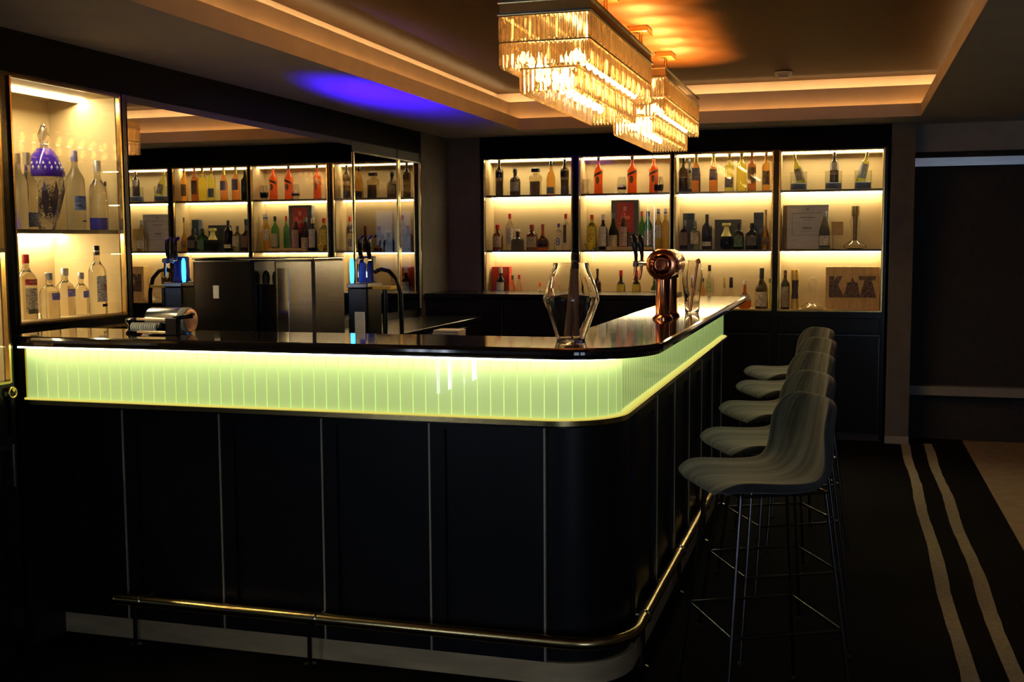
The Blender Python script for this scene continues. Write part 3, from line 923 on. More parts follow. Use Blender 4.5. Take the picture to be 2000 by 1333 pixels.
SHZ = {0: .9590, 1: 1.4025, 2: 1.8353}
SHN = {0: 'bottom shelf', 1: 'middle shelf', 2: 'top shelf'}
CBN = {1: 'first cabinet', 2: 'second cabinet', 3: 'third cabinet', 4: 'end cabinet'}
BACK=[
(1, 2, -2.673, 8.6, 0.068, 0.28, 'waist', 'black', 'black', (0.42, 0.72, 'tan'), 'dark slim-waisted bottle nearest the grey pier'),
(1, 2, -2.542, 8.6, 0.084, 0.209, 'round', 'black', 'black', (0.15, 0.5, 'grey'), 'short dark bottle with a grey label'),
(1, 2, -2.374, 8.6, 0.104, 0.209, 'decanter', 'amberpale', 'block', (0.0, 0.5, 'brownlabel'), 'squat clear decanter bottle with a square black stopper'),
(1, 2, -2.249, 8.6, 0.07, 0.261, 'slope', 'amber', 'black', (0.03, 0.22, 'bluegrey'), 'amber bottle with a blue-grey band at its foot'),
(1, 2, -2.138, 8.6, 0.07, 0.274, 'waist', 'black', 'black', (0.42, 0.72, 'tan'), 'dark slim-waisted bottle right beside the amber bottle'),
(1, 1, -2.683, 8.58, 0.085, 0.204, 'round', 'brown', 'red', (0.12, 0.55, 'beige'), 'dark brown bottle with red cap and beige label'),
(1, 1, -2.605, 8.66, 0.069, 0.29, 'wine', 'clear', 'red', (0.15, 0.6, 'white'), 'clear tall bottle with red cap and pale label'),
(1, 1, -2.515, 8.57, 0.106, 0.162, 'squat', 'smoke', 'pale', None, 'squat smoky grey bottle with a pale cap'),
(1, 1, -2.411, 8.62, 0.092, 0.202, 'round', 'brown', 'redbrown', (0.12, 0.52, 'beige'), 'dark brown bottle with broad red-brown cap and beige label'),
(1, 1, -2.309, 8.57, 0.1, 0.204, 'onion', 'cognac', 'redbrown', (0.1, 0.38, 'dark'), 'round-bellied cognac-brown bottle with a thin neck'),
(1, 1, -2.181, 8.57, 0.062, 0.207, 'wine', 'clear', 'purple', None, 'clear bottle with purple cap and a big blue figure eight'),
(1, 1, -2.14, 8.64, 0.07, 0.283, 'wine', 'clear', 'red', (0.2, 0.7, 'darkslim'), 'clear bottle with red cap and a narrow dark label'),
(1, 0, -2.66, 8.58, 0.077, 0.305, 'wine', 'black', 'pale', (0.2, 0.62, 'white'), 'black bottle with a pale cap and white label'),
(1, 0, -2.562, 8.58, 0.055, 0.244, 'slope', 'yellowpale', 'green', None, 'small pale yellow bottle with a dark green neck'),
(1, 0, -2.519, 8.62, 0.051, 0.247, 'slope', 'amberpale', 'red', (0.1, 0.4, 'orange'), 'small pale amber bottle with a red cap'),
(1, 0, -2.34, 8.6, 0.063, 0.187, 'round', 'clear', 'orange', (0.2, 0.6, 'white'), 'low clear bottle with an orange cap'),
(2, 2, -1.869, 8.6, 0.069, 0.283, 'aperitif', 'orange', 'black', None, 'orange bottle with slanted band next to the empty tumbler'),
(2, 2, -1.605, 8.6, 0.075, 0.283, 'aperitif', 'orange', 'black', None, 'middle one of three orange bottles with slanted bands'),
(2, 2, -1.444, 8.63, 0.071, 0.289, 'aperitif', 'orange', 'black', None, 'orange bottle with slanted band behind the stemless glass'),
(2, 1, -1.921, 8.6, 0.082, 0.272, 'wine', 'olive', 'red', (0.05, 0.66, 'yellow'), 'olive-yellow bottle with red cap and yellow label'),
(2, 1, -1.828, 8.58, 0.069, 0.274, 'round', 'black', 'white', (0.1, 0.66, 'white'), 'black bottle with white cap and tall white label'),
(2, 1, -1.751, 8.6, 0.076, 0.281, 'slope', 'green', 'darkpale', (0.08, 0.4, 'beige'), 'dark green bottle with a low beige label'),
(2, 1, -1.669, 8.59, 0.072, 0.284, 'slope', 'black', 'red', (0.1, 0.62, 'pink'), 'black bottle with red cap and pinkish label'),
(2, 1, -1.538, 8.66, 0.048, 0.296, 'wine', 'greenb', 'red', None, 'bright green bottle with a red cap'),
(2, 1, -1.477, 8.58, 0.067, 0.293, 'wine', 'greenb', 'black', (0.12, 0.5, 'beige'), 'green bottle with black cap and beige label'),
(2, 1, -1.398, 8.58, 0.058, 0.311, 'round', 'gold', 'whiteblue', (0.28, 0.6, 'white'), 'golden bottle with white and blue cap beside green bottles'),
(2, 1, -1.351, 8.63, 0.059, 0.312, 'round', 'gold', 'whiteblue', None, 'unlabelled golden bottle with white and blue cap'),
(2, 0, -1.876, 8.6, 0.057, 0.297, 'wine', 'black', 'black', None, 'plain dark bottle beside the red-capped pair'),
(2, 0, -1.69, 8.6, 0.068, 0.286, 'round', 'black', 'red', (0.2, 0.62, 'yellow'), 'red-capped dark bottle with yellow label, further from copper tap'),
(2, 0, -1.569, 8.6, 0.068, 0.286, 'round', 'black', 'red', (0.2, 0.62, 'yellow'), 'red-capped dark bottle with yellow label, nearer the copper tap'),
(2, 0, -1.43, 8.6, 0.056, 0.239, 'round', 'green', 'darkpale', (0.15, 0.55, 'white'), 'dark green bottle with white label behind the copper tap'),
(3, 2, -1.208, 8.57, 0.069, 0.255, 'wine', 'black', 'black', None, 'black wine bottle'),
(3, 2, -1.174, 8.66, 0.055, 0.253, 'wine', 'smoke', 'black', (0.1, 0.6, 'mottle'), 'dark bottle with a mottled label'),
(3, 2, -1.114, 8.58, 0.068, 0.288, 'slope', 'amberred', 'gold', (0.3, 0.62, 'purplegrey'), 'amber bottle with yellow neck and blue-grey label'),
(3, 2, -0.987, 8.6, 0.065, 0.289, 'slope', 'amberred', 'gold', (0.3, 0.58, 'purplegrey'), 'red-amber bottle with golden neck and blue-grey label'),
(3, 2, -0.869, 8.6, 0.068, 0.29, 'wine', 'yellowgreen', 'amberc', (0.1, 0.36, 'bluegrey'), 'yellow-green bottle with a blue-grey label'),
(3, 2, -0.779, 8.6, 0.075, 0.291, 'wine', 'yellow', 'darkgold', None, 'bright yellow bottle'),
(3, 2, -0.704, 8.6, 0.064, 0.293, 'wine', 'umber', 'orange', (0.2, 0.6, 'brownlabel'), 'dark amber bottle with brown label and orange cap'),
(3, 2, -0.6, 8.6, 0.059, 0.29, 'wine', 'amber', 'brown', (0.15, 0.5, 'mottle'), 'amber bottle with an ornate mottled label'),
(3, 1, -1.199, 8.58, 0.069, 0.22, 'square', 'umber', 'darkpale', (0.15, 0.6, 'brownlabel'), 'dark amber square bottle with brown label'),
(3, 1, -1.117, 8.58, 0.073, 0.215, 'square', 'greenpale', 'darkpale', (0.2, 0.6, 'beige'), 'pale green square bottle with beige label'),
(3, 1, -1.029, 8.58, 0.077, 0.264, 'wine', 'black', 'black', (0.1, 0.22, 'cream'), 'black bottle with a narrow cream band near its foot'),
(3, 1, -0.883, 8.57, 0.098, 0.197, 'belldec', 'black', 'yellowbell', None, 'round black decanter with a bell-shaped golden neck'),
(3, 1, -0.791, 8.56, 0.079, 0.196, 'square', 'greend', 'black', (0.1, 0.5, 'greenlabel'), 'green squarish bottle with a dark cap'),
(3, 1, -0.695, 8.57, 0.09, 0.195, 'square', 'smoke', 'black', (0.15, 0.5, 'greyd'), 'dark grey square bottle'),
(3, 1, -0.596, 8.58, 0.06, 0.293, 'onion', 'amber', 'brown', (0.1, 0.3, 'mottle'), 'amber round-shouldered bottle with tall brown stopper'),
(3, 0, -1.009, 8.6, 0.066, 0.325, 'wine', 'clear', 'black', (0.36, 0.62, 'yellowgreenl'), 'clear bottle with black stopper and yellow-green label'),
(3, 0, -1.154, 8.62, 0.078, 0.231, 'conic', 'clear', 'black', None, 'clear conical bottle with black cap beside the copper tap'),
(3, 0, -1.062, 8.66, 0.035, 0.226, 'slope', 'amber', 'black', None, 'slender amber bottle with a black cap'),
(3, 0, -0.897, 8.6, 0.046, 0.229, 'conic', 'clear', 'goldcap', None, 'slim clear bottle with a golden cap'),
(3, 0, -0.849, 8.62, 0.076, 0.232, 'conic', 'clear', 'black', None, 'clear conical bottle with black cap beside the golden-capped one'),
(3, 0, -0.741, 8.56, 0.098, 0.212, 'onion', 'cognac', 'pale', (0.3, 0.5, 'white'), 'wide low bottle holding brown liquor under a pale stopper'),
(3, 0, -0.62, 8.58, 0.098, 0.303, 'bell', 'smoke', 'black', (0.06, 0.42, 'cream'), 'dark bell-shaped bottle with a cream label'),
(3, 0, -0.565, 8.62, 0.033, 0.222, 'wine', 'yellowgreen', 'black', None, 'yellow-green bottle half hidden by the cabinet frame'),
(4, 1, -0.174, 8.57, 0.079, 0.275, 'slope', 'smokepale', 'greyc', (0.1, 0.36, 'white'), 'pale grey-green bottle standing before the white wooden case'),
(4, 0, -0.448, 8.57, 0.066, 0.288, 'wine', 'black', 'brownc', (0.05, 0.58, 'tan'), 'dark bottle with a tall tan label'),
]

made = []
for cab, sh, x, y, w, h, kind, gl, cp, lab, desc in BACK:
    b = bottle('%s, %s, %s' % (desc, SHN[sh], CBN[cab]), (x, y, SHZ[sh]), w, h, kind, gl, cp, lab, group='bottles in the lit back cabinets')
    made.append((desc, b))
    if 'figure eight' in desc:
        me = text_mesh('8', .088, .0005, w / 2 + .001); me.materials.append(solid('ink_blue', (.06, .06, .28)))
        o = link('numeral', me, None, b, (0, 0, h * .30))

# ================================================================== OTHER THINGS IN THE BACK CABINETS
INK = solid('ink_dark', (.02, .018, .016))
WHITEINK = solid('ink_white', (.75, .7, .62))
def giftbox(label, x0, x1, y0, y1, z0, h, mat, cat='box', name='gift_box', side=None):
    b = thing(name, label, cat, ((x0 + x1) / 2, (y0 + y1) / 2, z0))
    w = (x1 - x0) / 2; d = (y1 - y0) / 2
    MB().cbox(-w, w, -d, d, 0, h * .82, .002).build('body', mat, b)
    MB().cbox(-w - .0008, w + .0008, -d - .0008, d + .0008, h * .822, h, .002).build('lid', side or mat, b)
    return b
M_redcard = solid('red_card', (.55, .05, .03), .5)
M_darkcard = solid('dark_card', (.035, .038, .045), .45)
M_greycard = solid('grey_card', (.12, .115, .11), .5)
M_bluecard = solid('blue_black_card', (.03, .05, .08), .45)
M_whitewood = pbr('whitewashed_wood', (.50, .50, .50), .6, noise=.12, nscale=12, stretch=(1, 1, 6))
M_brownwood = pbr('brown_wood', (.30, .16, .06), .6, noise=.25, nscale=10, stretch=(6, 1, 1))
M_tanwood = pbr('tan_wood', (.55, .36, .14), .6, noise=.18, nscale=10, stretch=(6, 1, 1))
giftbox('plain red gift box behind the black white-labelled bottle', -2.750, -2.605, 8.63, 8.70, SHZ[0], .31, M_redcard)
gb = giftbox('dark grey case with red printed front behind wine bottles', -1.780, -1.565, 8.66, 8.715, SHZ[1], .385, M_greycard)
gb_ = MB().box(-.062, .068, -.0305, -.0285, .135, .365).build('red_panel', M_redcard, gb)
for z0, z1, a, b_ in ((.205, .207, -.058, .064), (.235, .262, -.03, .04), (.30, .335, -.012, .014), (.19, .192, -.04, .05), (.178, .180, -.045, .055), (.166, .168, -.03, .04)):
    MB().box(a, b_, -.0315, -.0305, z0, z1).build('print', solid('print_pale_red', (.75, .28, .18)), gb_)
giftbox('narrow blue-black carton behind two square bottles', -1.222, -1.138, 8.66, 8.715, SHZ[1], .275, M_bluecard)
giftbox('wide black presentation box behind the bell-necked decanter', -.980, -.785, 8.66, 8.715, SHZ[1], .225, M_darkcard)
giftbox('narrow dark carton behind the dark grey square bottle', -.690, -.622, 8.66, 8.715, SHZ[1], .275, M_bluecard)
wb = giftbox('whitewashed wooden wine case printed with grey lines', -.445, -.150, 8.63, 8.71, SHZ[1], .325, M_whitewood, name='wine_case')
MB().box(-.178, -.149, -.03, .04, 0, .323).build('side_board', M_brownwood, wb)
gi = solid('print_grey', (.25, .25, .26))
for x0, x1, z0, z1 in ((-.11, .13, .262, .265), (-.11, .13, .103, .106), (-.11, -.107, .103, .265), (.127, .13, .103, .265), (-.055, .055, .228, .236), (-.03, .03, .212, .216), (-.035, .03, .145, .165), (-.012, .008, .288, .302), (-.06, .06, .128, .131)):
    MB().box(x0, x1, -.0425, -.0408, z0, z1).build('print', gi, wb)
kb = giftbox('tan wooden case with dark jagged print, beside the pillar', -.160, .218, 8.60, 8.70, SHZ[0], .312, M_tanwood, name='wine_case')
kp = pbr('print_umber', (.12, .07, .05), .6, noise=.9, nscale=55)
kw = .172
def shape(poly, nm='print'):
    m = MB(); n = len(poly)
    m.add([(x, -.0522, z) for x, z in poly] + [(x, -.0508, z) for x, z in poly], [tuple(range(n)), tuple(reversed(range(n, 2 * n)))] + [(i, (i + 1) % n, n + (i + 1) % n, n + i) for i in range(n)])
    m.build(nm, kp, kb)
zt, zm = .245, .10
shape([(-.165, zt), (-.125, zt), (-.135, .205), (-.105, zt), (-.070, zt), (-.100, .18), (-.165, .18)])
shape([(-.165, .18), (-.100, .18), (-.06, zm), (-.165, zm)])
shape([(-.06, zm), (-.035, .20), (-.012, .20), (0, .24), (.015, .20), (.035, .20), (.055, zm)])
shape([(.040, zt), (.165, zt), (.158, .215), (.135, .215), (.165, zm), (.055, zm), (.085, .215), (.05, .215)])
shape([(-.165, zm), (.165, zm), (.165, zm - .012), (-.165, zm - .012)])

def open_glass(label, loc, prof, cat='glass', name='tumbler', n=24, mat=None, group=None, p=2., wall=.0018):
    """an open vessel with a real wall from the outer profile (r, z)"""
    g = thing(name, label, cat, loc, 0., group)
    inner = [(max(r - wall, .001), z + (wall * 2 if i == 0 else 0)) for i, (r, z) in enumerate(prof)]
    m = MB(); pr_ = [(0, prof[0][1])] + list(prof) + list(reversed(inner)) + [(0, inner[0][1])]
    m.lathe(pr_, n, p=p).build('bowl', mat or M_paned, g, 50 if n > 12 else 20)
    return g
M_glassr = pbr('crystal_glass', (.98, .98, .97), .01, trans=1., ior=1.45, noise=.01)
g = open_glass('empty faceted tumbler on top shelf of second cabinet', (-1.975, 8.60, SHZ[2]), [(.028, 0), (.030, .01), (.026, .05), (.034, .115)], mat=M_glassr, n=10)
g = open_glass('stemless glass of brown garnish between two orange bottles', (-1.680, 8.57, SHZ[2]), [(.022, 0), (.036, .02), (.038, .06), (.028, .125)])
MB().lathe([(0, .028), (.033, .028), (.035, .045), (.018, .065), (0, .078)], 16).build('garnish', solid('cocoa', (.12, .03, .015)), g, 40)
g = open_glass('stemless glass with dark drink before an orange bottle', (-1.394, 8.56, SHZ[2]), [(.022, 0), (.036, .02), (.039, .06), (.029, .12)])
MB().lathe([(0, .012), (.030, .014), (.036, .03), (.037, .06), (0, .062)], 16).build('drink', solid('dark_drink', (.012, .012, .012), .1), g, 40)
MB().tube([(.0, 0, .05), (.012, .0, .115)], .002, 6).build('stirrer', M_darkmetal, g)
tr = thing('serving_board', 'tan wooden board lying before the wine bottles', 'board', (-1.61, 8.545, SHZ[1]))
MB().cbox(-.185, .185, -.016, .016, 0, .012, .003).build('plank', M_tanwood, tr)
MB().cbox(-.185, .175, -.013, .013, .0125, .0235, .003).build('plank', M_tanwood, tr)
bw = thing('small_bowl', 'small yellow bowl before the olive-yellow bottle', 'bowl', (-1.925, 8.55, SHZ[1]))
MB().lathe([(0, 0), (.02, 0), (.022, .006), (.038, .035), (.042, .05), (.039, .05), (.034, .035), (.016, .010), (0, .009)], 20).build('bowl', solid('yellow_glaze', (.75, .55, .05), .25), bw, 40)
MB().lathe([(0, .04), (.036, .041), (.03, .054), (0, .058)], 16).build('contents', solid('yellow_peel', (.80, .58, .03), .6), bw, 40)
# three jars of blue stones with leaning wine bottles
M_stone = pbr('blue_stones', (.14, .18, .34), .35, noise=.5, nscale=160, bump=.6, bscale=220)
JG = 'jars of blue stones in the end cabinet'
for x, tilt, gl, lb, lab, bl in ((-.365, (0, -.26, 0), 'olive', 'glass jar of blue stones, next to the black divider', (.12, .5, 'tan'), 'olive green wine bottle leaning in the jar by the divider'),
                             (-.118, (0, 0, 0), 'black', 'glass jar of blue stones holding the upright bottle', (.42, .66, 'white'), 'dark wine bottle standing upright in the middle jar'),
                             (.088, (0, .22, 0), 'yellowgreen', 'glass jar of blue stones, next to the pillar', (.15, .62, 'clearlab'), 'yellow-green wine bottle leaning in the jar by the pillar')):
    j = open_glass(lb, (x, 8.60, SHZ[2]), [(.058, 0), (.060, .006), (.060, .135)], 'jar', 'glass_jar', 28, None, JG)
    MB().lathe([(0, .005), (.056, .005), (.056, .045), (.04, .052), (.015, .048), (0, .05)], 20).build('stones', M_stone, j, 30)['kind'] = 'stuff'
    bottle(bl, (x - math.sin(tilt[1]) * -.0 + (.022 if tilt[1] < 0 else (-.02 if tilt[1] > 0 else .004)), 8.60, SHZ[2] + .046), .062, .225, 'slope' if tilt[1] < 0 else 'wine', gl, 'brownc' if tilt[1] == 0 else 'darkgold', lab, tilt=tilt if tilt[1] else None, group='wine bottles standing in jars', lab_half=1.1)
# decanters
def decanter(label, loc, prof, n=28):
    return open_glass(label, loc, prof, 'decanter', 'decanter', n, M_glassr, None)
d1 = decanter('wide-based glass decanter with gilt cork stopper, middle shelf', (.040, 8.60, SHZ[1]), [(.045, 0), (.078, .006), (.084, .022), (.070, .038), (.034, .055), (.022, .075), (.024, .12), (.034, .17), (.036, .20), (.026, .23), (.028, .25)])
MB().lathe([(0, .235), (.024, .235), (.030, .255), (.030, .31), (0, .31)], 18).build('stopper', solid('gilt_cork', (.62, .46, .16), .3, .6), d1, 40)
MB().lathe([(0, .06), (.012, .06), (.015, .12), (.018, .235), (0, .235)], 12).build('inner_neck', solid('dark_cork', (.34, .26, .14)), d1, 40)
d2 = decanter('wide-based glass decanter with open slanted mouth, bottom shelf', (-.250, 8.58, SHZ[0]), [(.045, 0), (.080, .005), (.086, .018), (.060, .036), (.026, .055), (.017, .085), (.020, .125), (.030, .165), (.034, .19), (.026, .215)])
MB().tube([(.028 * math.cos(a), .006 * math.sin(a), .212 + .022 * math.sin(a)) for a in [2 * PI * i / 18 for i in range(18)]], .0025, 6, True).build('rim', M_glassr, d2, 60)
tb = thing('gift_tube', 'gold gift tube with a dark middle band', 'tube', (-.378, 8.585, SHZ[0]))
MB().lathe([(0, 0), (.030, 0), (.030, .075), (0, .075)], 20).build('foot', solid('gold_card', (.68, .45, .12), .35, .4), tb, 40)
MB().lathe([(0, .075), (.027, .076), (.022, .13), (.027, .215), (0, .215)], 20).build('band', solid('dark_sleeve', (.06, .035, .03)), tb, 40)
MB().lathe([(0, .215), (.030, .215), (.030, .285), (.028, .29), (0, .29)], 20).build('lid', solid('gold_card', (.68, .45, .12), .35, .4), tb, 40)
cd = thing('card_stand', 'small tan card on a thin stick beside the wine case', 'card', (-.085, 8.63, SHZ[1]))
MB().cbox(-.042, .042, -.003, .003, .10, .20, .001).build('card', solid('tan_card', (.60, .38, .10)), cd)
MB().lathe([(.0025, .004), (.0025, .105)], 8, (-.03, .004, 0)).build('stick', M_brownwood, cd)
MB().lathe([(0, 0), (.014, 0), (.014, .004), (0, .006)], 12, (-.03, .004, 0)).build('foot', M_brownwood, cd)

# ================================================================== VODKA CABINET ON THE LEFT WALL
VG = 'vodka bottles in the wall cabinet'
R9 = PI / 2
ZU, ZL = 1.5305, 1.1685
def vodka(label, y, x, z, w, h, kind, gl, cp, lab=None, **k):
    return bottle(label, (x, y, z), w, h, kind, gl, cp, lab, R9, VG, name='vodka_bottle', **k)
vodka('frosted white bottle at the cabinet frame, upper shelf', 3.70, -3.125, ZU, .066, .295, 'wine', 'frost', 'pale')
b = vodka('clear bottle with blue foot in front of the crystal urn', 3.785, -3.15, ZU, .070, .305, 'round', 'clear', 'silver', (.03, .22, 'bluegrey'))
b = vodka('frosted bottle with grey-blue cap and blue landscape label', 4.118, -3.185, ZU, .080, .338, 'wine', 'frost', 'blue')
patch(.0412, -1.0, 1.0, .085, .145, 12).build('label', pbr('label_landscape', (.10, .16, .42), .5, noise=.8, nscale=40, stretch=(1, 1, 3)), b, 40)
patch(.0414, -.25, .55, .035, .041, 8).build('lettering', solid('ink_navy', (.05, .06, .16)), b, 40)
b = vodka('clear bottle with blue liquid at the foot and black dot', 4.172, -3.112, ZU, .076, .298, 'round', 'clear', 'silver')
MB().lathe([(0, .001), (.0362, .001), (.0385, .008), (.0385, .052), (0, .052)], 20).build('blue_foot', pbr('blue_liquid', (.03, .03, .45), .1, trans=.3, noise=.05), b, 40)
patch(.0388, -.20, .22, .188, .208, 8).build('seal', INK, b, 40)
# crystal urn
ur = thing('crystal_urn', 'large cut-crystal urn with cobalt blue lid', 'urn', (-3.285, 4.055, ZU), R9)
M_cob = pbr('cobalt_glass', (.05, .015, .55), .06, trans=.55, ior=1.5, noise=.1, nscale=20)
M_cut = pbr('cut_crystal', (.80, .82, .90), .05, trans=1., ior=1.52, bump=.9, bscale=46, noise=.05)
MB().lathe([(0, 0), (.030, 0), (.034, .008), (.036, .02), (.046, .05), (.062, .11), (.073, .165), (.077, .205), (.072, .225), (0, .225)], 20).build('body', M_cut, ur, 20)
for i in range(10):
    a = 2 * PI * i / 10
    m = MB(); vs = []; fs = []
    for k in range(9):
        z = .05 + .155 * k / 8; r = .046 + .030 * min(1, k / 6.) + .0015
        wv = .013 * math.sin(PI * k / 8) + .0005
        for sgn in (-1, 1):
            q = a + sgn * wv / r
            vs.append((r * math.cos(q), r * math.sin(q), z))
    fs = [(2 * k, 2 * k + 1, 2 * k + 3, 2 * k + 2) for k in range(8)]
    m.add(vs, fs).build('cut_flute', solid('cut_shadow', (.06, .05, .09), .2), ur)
MB().lathe([(0, .2255), (.078, .2255), (.082, .235), (.080, .250), (0, .250)], 24).build('collar', M_cob, ur, 40)
ld = MB().lathe([(0, .2505), (.074, .2505), (.070, .27), (.060, .30), (.046, .325), (.030, .345), (0, .347)], 24).build('lid', M_cob, ur, 40)
for k in range(5):
    z = .262 + k * .018; r = .0735 - .0085 * k - (.002 * k * k) * .4
    for i in range(18 - 2 * k):
        a = 2 * PI * (i + .5 * (k % 2)) / (18 - 2 * k)
        m = MB().lathe([(0, -.011), (.0068, 0), (0, .011)], 4, (0, 0, 0))
        o = m.build('cut_stud', pbr('stud_crystal', (.72, .72, .86), .12, trans=.35, noise=.05), ld); o.location = (r * math.cos(a), r * math.sin(a), z)
MB().lathe([(0, .347), (.018, .347), (.013, .365), (.022, .385), (.024, .40), (.016, .425), (.008, .445), (0, .452)], 16).build('finial', M_cut, ur, 30)
# lower shelf
b = vodka('clear bottle with red cap and red label band, lower shelf', 3.80, -3.19, ZL, .078, .262, 'wine', 'clear', 'red', (.10, .48, 'clearlab'))
patch(.0402, -1.0, 1.0, .138, .162, 10).build('red_band', labm('red'), b, 40)
me = text_mesh('SMIRNOFF', .012, .0004, .0408); me.materials.append(WHITEINK); link('lettering', me, None, b, (0, 0, .150))
patch(.0402, -.8, .8, .022, .040, 10).build('foot_label', labm('greyd'), b, 40)
INKB = solid('ink_violet_blue', (.07, .06, .55))
def vodkaB(label, y, x, w, h):
    b = vodka(label, y, x, ZL, w, h, 'round', 'clear', 'silver')
    r = w / 2 + .0006
    patch(r, -.62, .62, h * .40, h * .56, 10).build('blue_label', solid('label_violet_blue', (.10, .10, .62)), b, 40)
    for t_, z in (('ABSOLUT', .51), ('VODKA', .44)):
        me = text_mesh(t_, w * .19 if t_ == 'ABSOLUT' else w * .22, .0004, r + .0004); me.materials.append(solid('ink_pale_blue', (.45, .47, .80))); link('lettering', me, None, b, (0, 0, h * z))
    return b
vodkaB('clear round-shouldered bottle with blue label, beside red-capped one', 3.866, -3.135, .078, .186)
vodkaB('clear round-shouldered bottle with blue label, tallest of the three', 4.045, -3.20, .080, .200)
vodkaB('clear round-shouldered bottle with blue label, beside black-capped bottle', 4.118, -3.175, .064, .180)
b = vodka('tall clear bottle with black cap and white label', 4.150, -3.115, ZL, .074, .295, 'wine', 'clear', 'black', (.18, .56, 'clearlab'))
patch(.0384, -.1, .22, .105, .125, 6).build('red_mark', labm('red'), b, 40)
patch(.0384, -.45, .55, .032, .044, 8).build('foot_label', INK, b, 40)
MB().lathe([(.0142, .268), (.0142, .274)], 14).build('cap_ring', solid('cap_silver', CAPC['silver']), b, 40)

# ================================================================== ON THE BAR TOP
ZT = 1.1485
vs_ = [(.046, 0), (.049, .006), (.050, .012), (.066, .06), (.082, .104), (.0905, .126), (.092, .134), (.0905, .142), (.083, .170), (.067, .216), (.060, .236), (.0575, .252)]
va = open_glass('big faceted glass vase with sticks, at the bar corner', (-.861, 3.545, ZT), vs_, 'vase', 'glass_vase', 32, M_glassr, wall=.005)
for (x0, y0, x1, y1, L_, lb) in ((-.006, -.02, .006, .022, .252, 'brown wooden stick standing upright in the big glass vase'), (.012, .016, .022, -.032, .225, 'shorter brown wooden stick leaning inside the big glass vase')):
    mu = thing('wooden_stick', lb, 'stick', (-.861 + x0, 3.545 + y0, ZT + .0105))
    dx, dy = x1 - x0, y1 - y0
    MB().tube([(0, 0, .006), (dx * .8, dy * .8, L_ * .8), (dx, dy, L_)], [.0125, .0105, .0095], 12).build('shaft', pbr('muddler_wood', (.30, .15, .08), .5, noise=.3, nscale=18, stretch=(1, 1, .2)), mu, 50)
    MB().lathe([(0, L_ - .002), (.0115, L_ - .002), (.0115, L_ + .014), (.006, L_ + .02), (0, L_ + .02)], 12, (dx, dy, 0)).build('knob', M_blackm, mu, 40)
# copper beer tower
ct = thing('beer_tap_tower', 'polished copper beer tower with drum head and two black handles', 'beer tap', (-.733, 4.62, ZT))
def column(y):
    MB().lathe([(0, 0), (.042, 0), (.042, .006), (.034, .012), (.029, .02), (.029, .165), (.034, .168), (.034, .178), (.028, .182), (.028, .2), (0, .2)], 24, (0, y, 0)).build('column', M_copper, ct, 40)
    MB().lathe([(.0345, .164), (.036, .166), (.036, .176), (.0345, .178)], 24, (0, y, 0)).build('collar', M_darkmetal, ct, 40)
column(0.); column(.20)
MB().lathe([(0, -.045), (.045, -.045), (.058, -.040), (.0605, -.030), (.0605, .235), (.058, .245), (.045, .25), (0, .25)], 32, (0, 0, .225), 'y').build('drum', M_copper, ct, 40)
MB().lathe([(0, -.048), (.02, -.052), (.036, -.050), (.044, -.044), (0, -.044)], 28, (0, 0, .225), 'y').build('end_lens', pbr('copper_lens', (.45, .14, .07), .06, 1., noise=.1), ct, 40)
MB().tube([(.0612 * math.cos(a), -.034, .225 + .0612 * math.sin(a)) for a in [2 * PI * i / 28 for i in range(28)]], .003, 6, True).build('rim', pbr('bright_copper', (.95, .55, .35), .12, 1., noise=.05), ct, 60)
for y in (.03, .17):
    sp = MB().tube([(-.055, y, .225), (-.10, y, .228), (-.128, y, .226)], [.009, .008, .009], 10).build('tap', M_chrome, ct, 40)
    MB().tube([(-.118, y, .224), (-.122, y - .004, .18), (-.128, y - .004, .155)], [.007, .006, .005], 10).build('spout', M_copper, sp, 40)
    MB().tube([(-.118, y, .23), (-.117, y, .262), (-.122, y, .30), (-.128, y, .335), (-.132, y, .352)], [.006, .008, .013, .014, .006], 10).build('handle', pbr('black_gloss', (.01, .01, .011), .12, noise=.1), sp, 50)
    MB().lathe([(0, -.012), (.012, -.012), (.013, 0), (.012, .012), (0, .012)], 12, (-.118, y, .226), 'z').build('tap_body', M_darkmetal, sp, 40)
g2 = open_glass('tall clear glass with copper spoon behind the copper tower', (-.665, 5.02, ZT), [(.030, 0), (.032, .006), (.034, .06), (.044, .14), (.046, .17), (.034, .235)], 'glass', 'mixing_glass', 24, M_glassr, wall=.003)
sp = thing('bar_spoon', 'copper bar spoon leaning in the tall clear glass', 'spoon', (-.672, 5.02, ZT + .008))
MB().tube([(0, 0, 0), (.012, 0, .10), (.030, 0, .215)], .0055, 8).build('shaft', M_copper, sp, 50)
MB().lathe([(0, -.012), (.010, -.008), (.012, 0), (.008, .010), (0, .014)], 12, (.032, 0, .222)).build('bowl', M_copper, sp, 40)
# metal drum machine with ribbed handle
dm = thing('juice_press', 'silver drum-shaped bar machine with ribbed white handle', 'bar machine', (-2.335, 3.50, ZT))
MB().lathe([(0, -.09), (.036, -.09), (.043, -.086), (.045, -.078), (.045, .048), (0, .048)], 32, (0, .02, .047), 'x').build('drum', M_steel, dm, 40)
MB().lathe([(0, .048), (.0465, .048), (.0465, .072), (.044, .075), (0, .075)], 32, (0, .02, .047), 'x').build('pale_ring', pbr('pale_enamel', (.62, .64, .55), .3, noise=.05), dm, 40)
fc = MB().lathe([(0, .075), (.041, .075), (.041, .082), (.036, .085), (0, .085)], 32, (0, .02, .047), 'x').build('end_plate', pbr('rosy_copper', (.62, .38, .26), .35, .5, noise=.08), dm, 40)
for a in (-.5, 0, .5):
    MB().lathe([(0, .084), (.0055, .084), (.0055, .0865), (0, .0865)], 12, (0, .02 + .024 * math.sin(a), .047 + .024 * math.cos(a)), 'x').build('hole', M_blackm, fc, 40)
prf = [(0, -.115)]
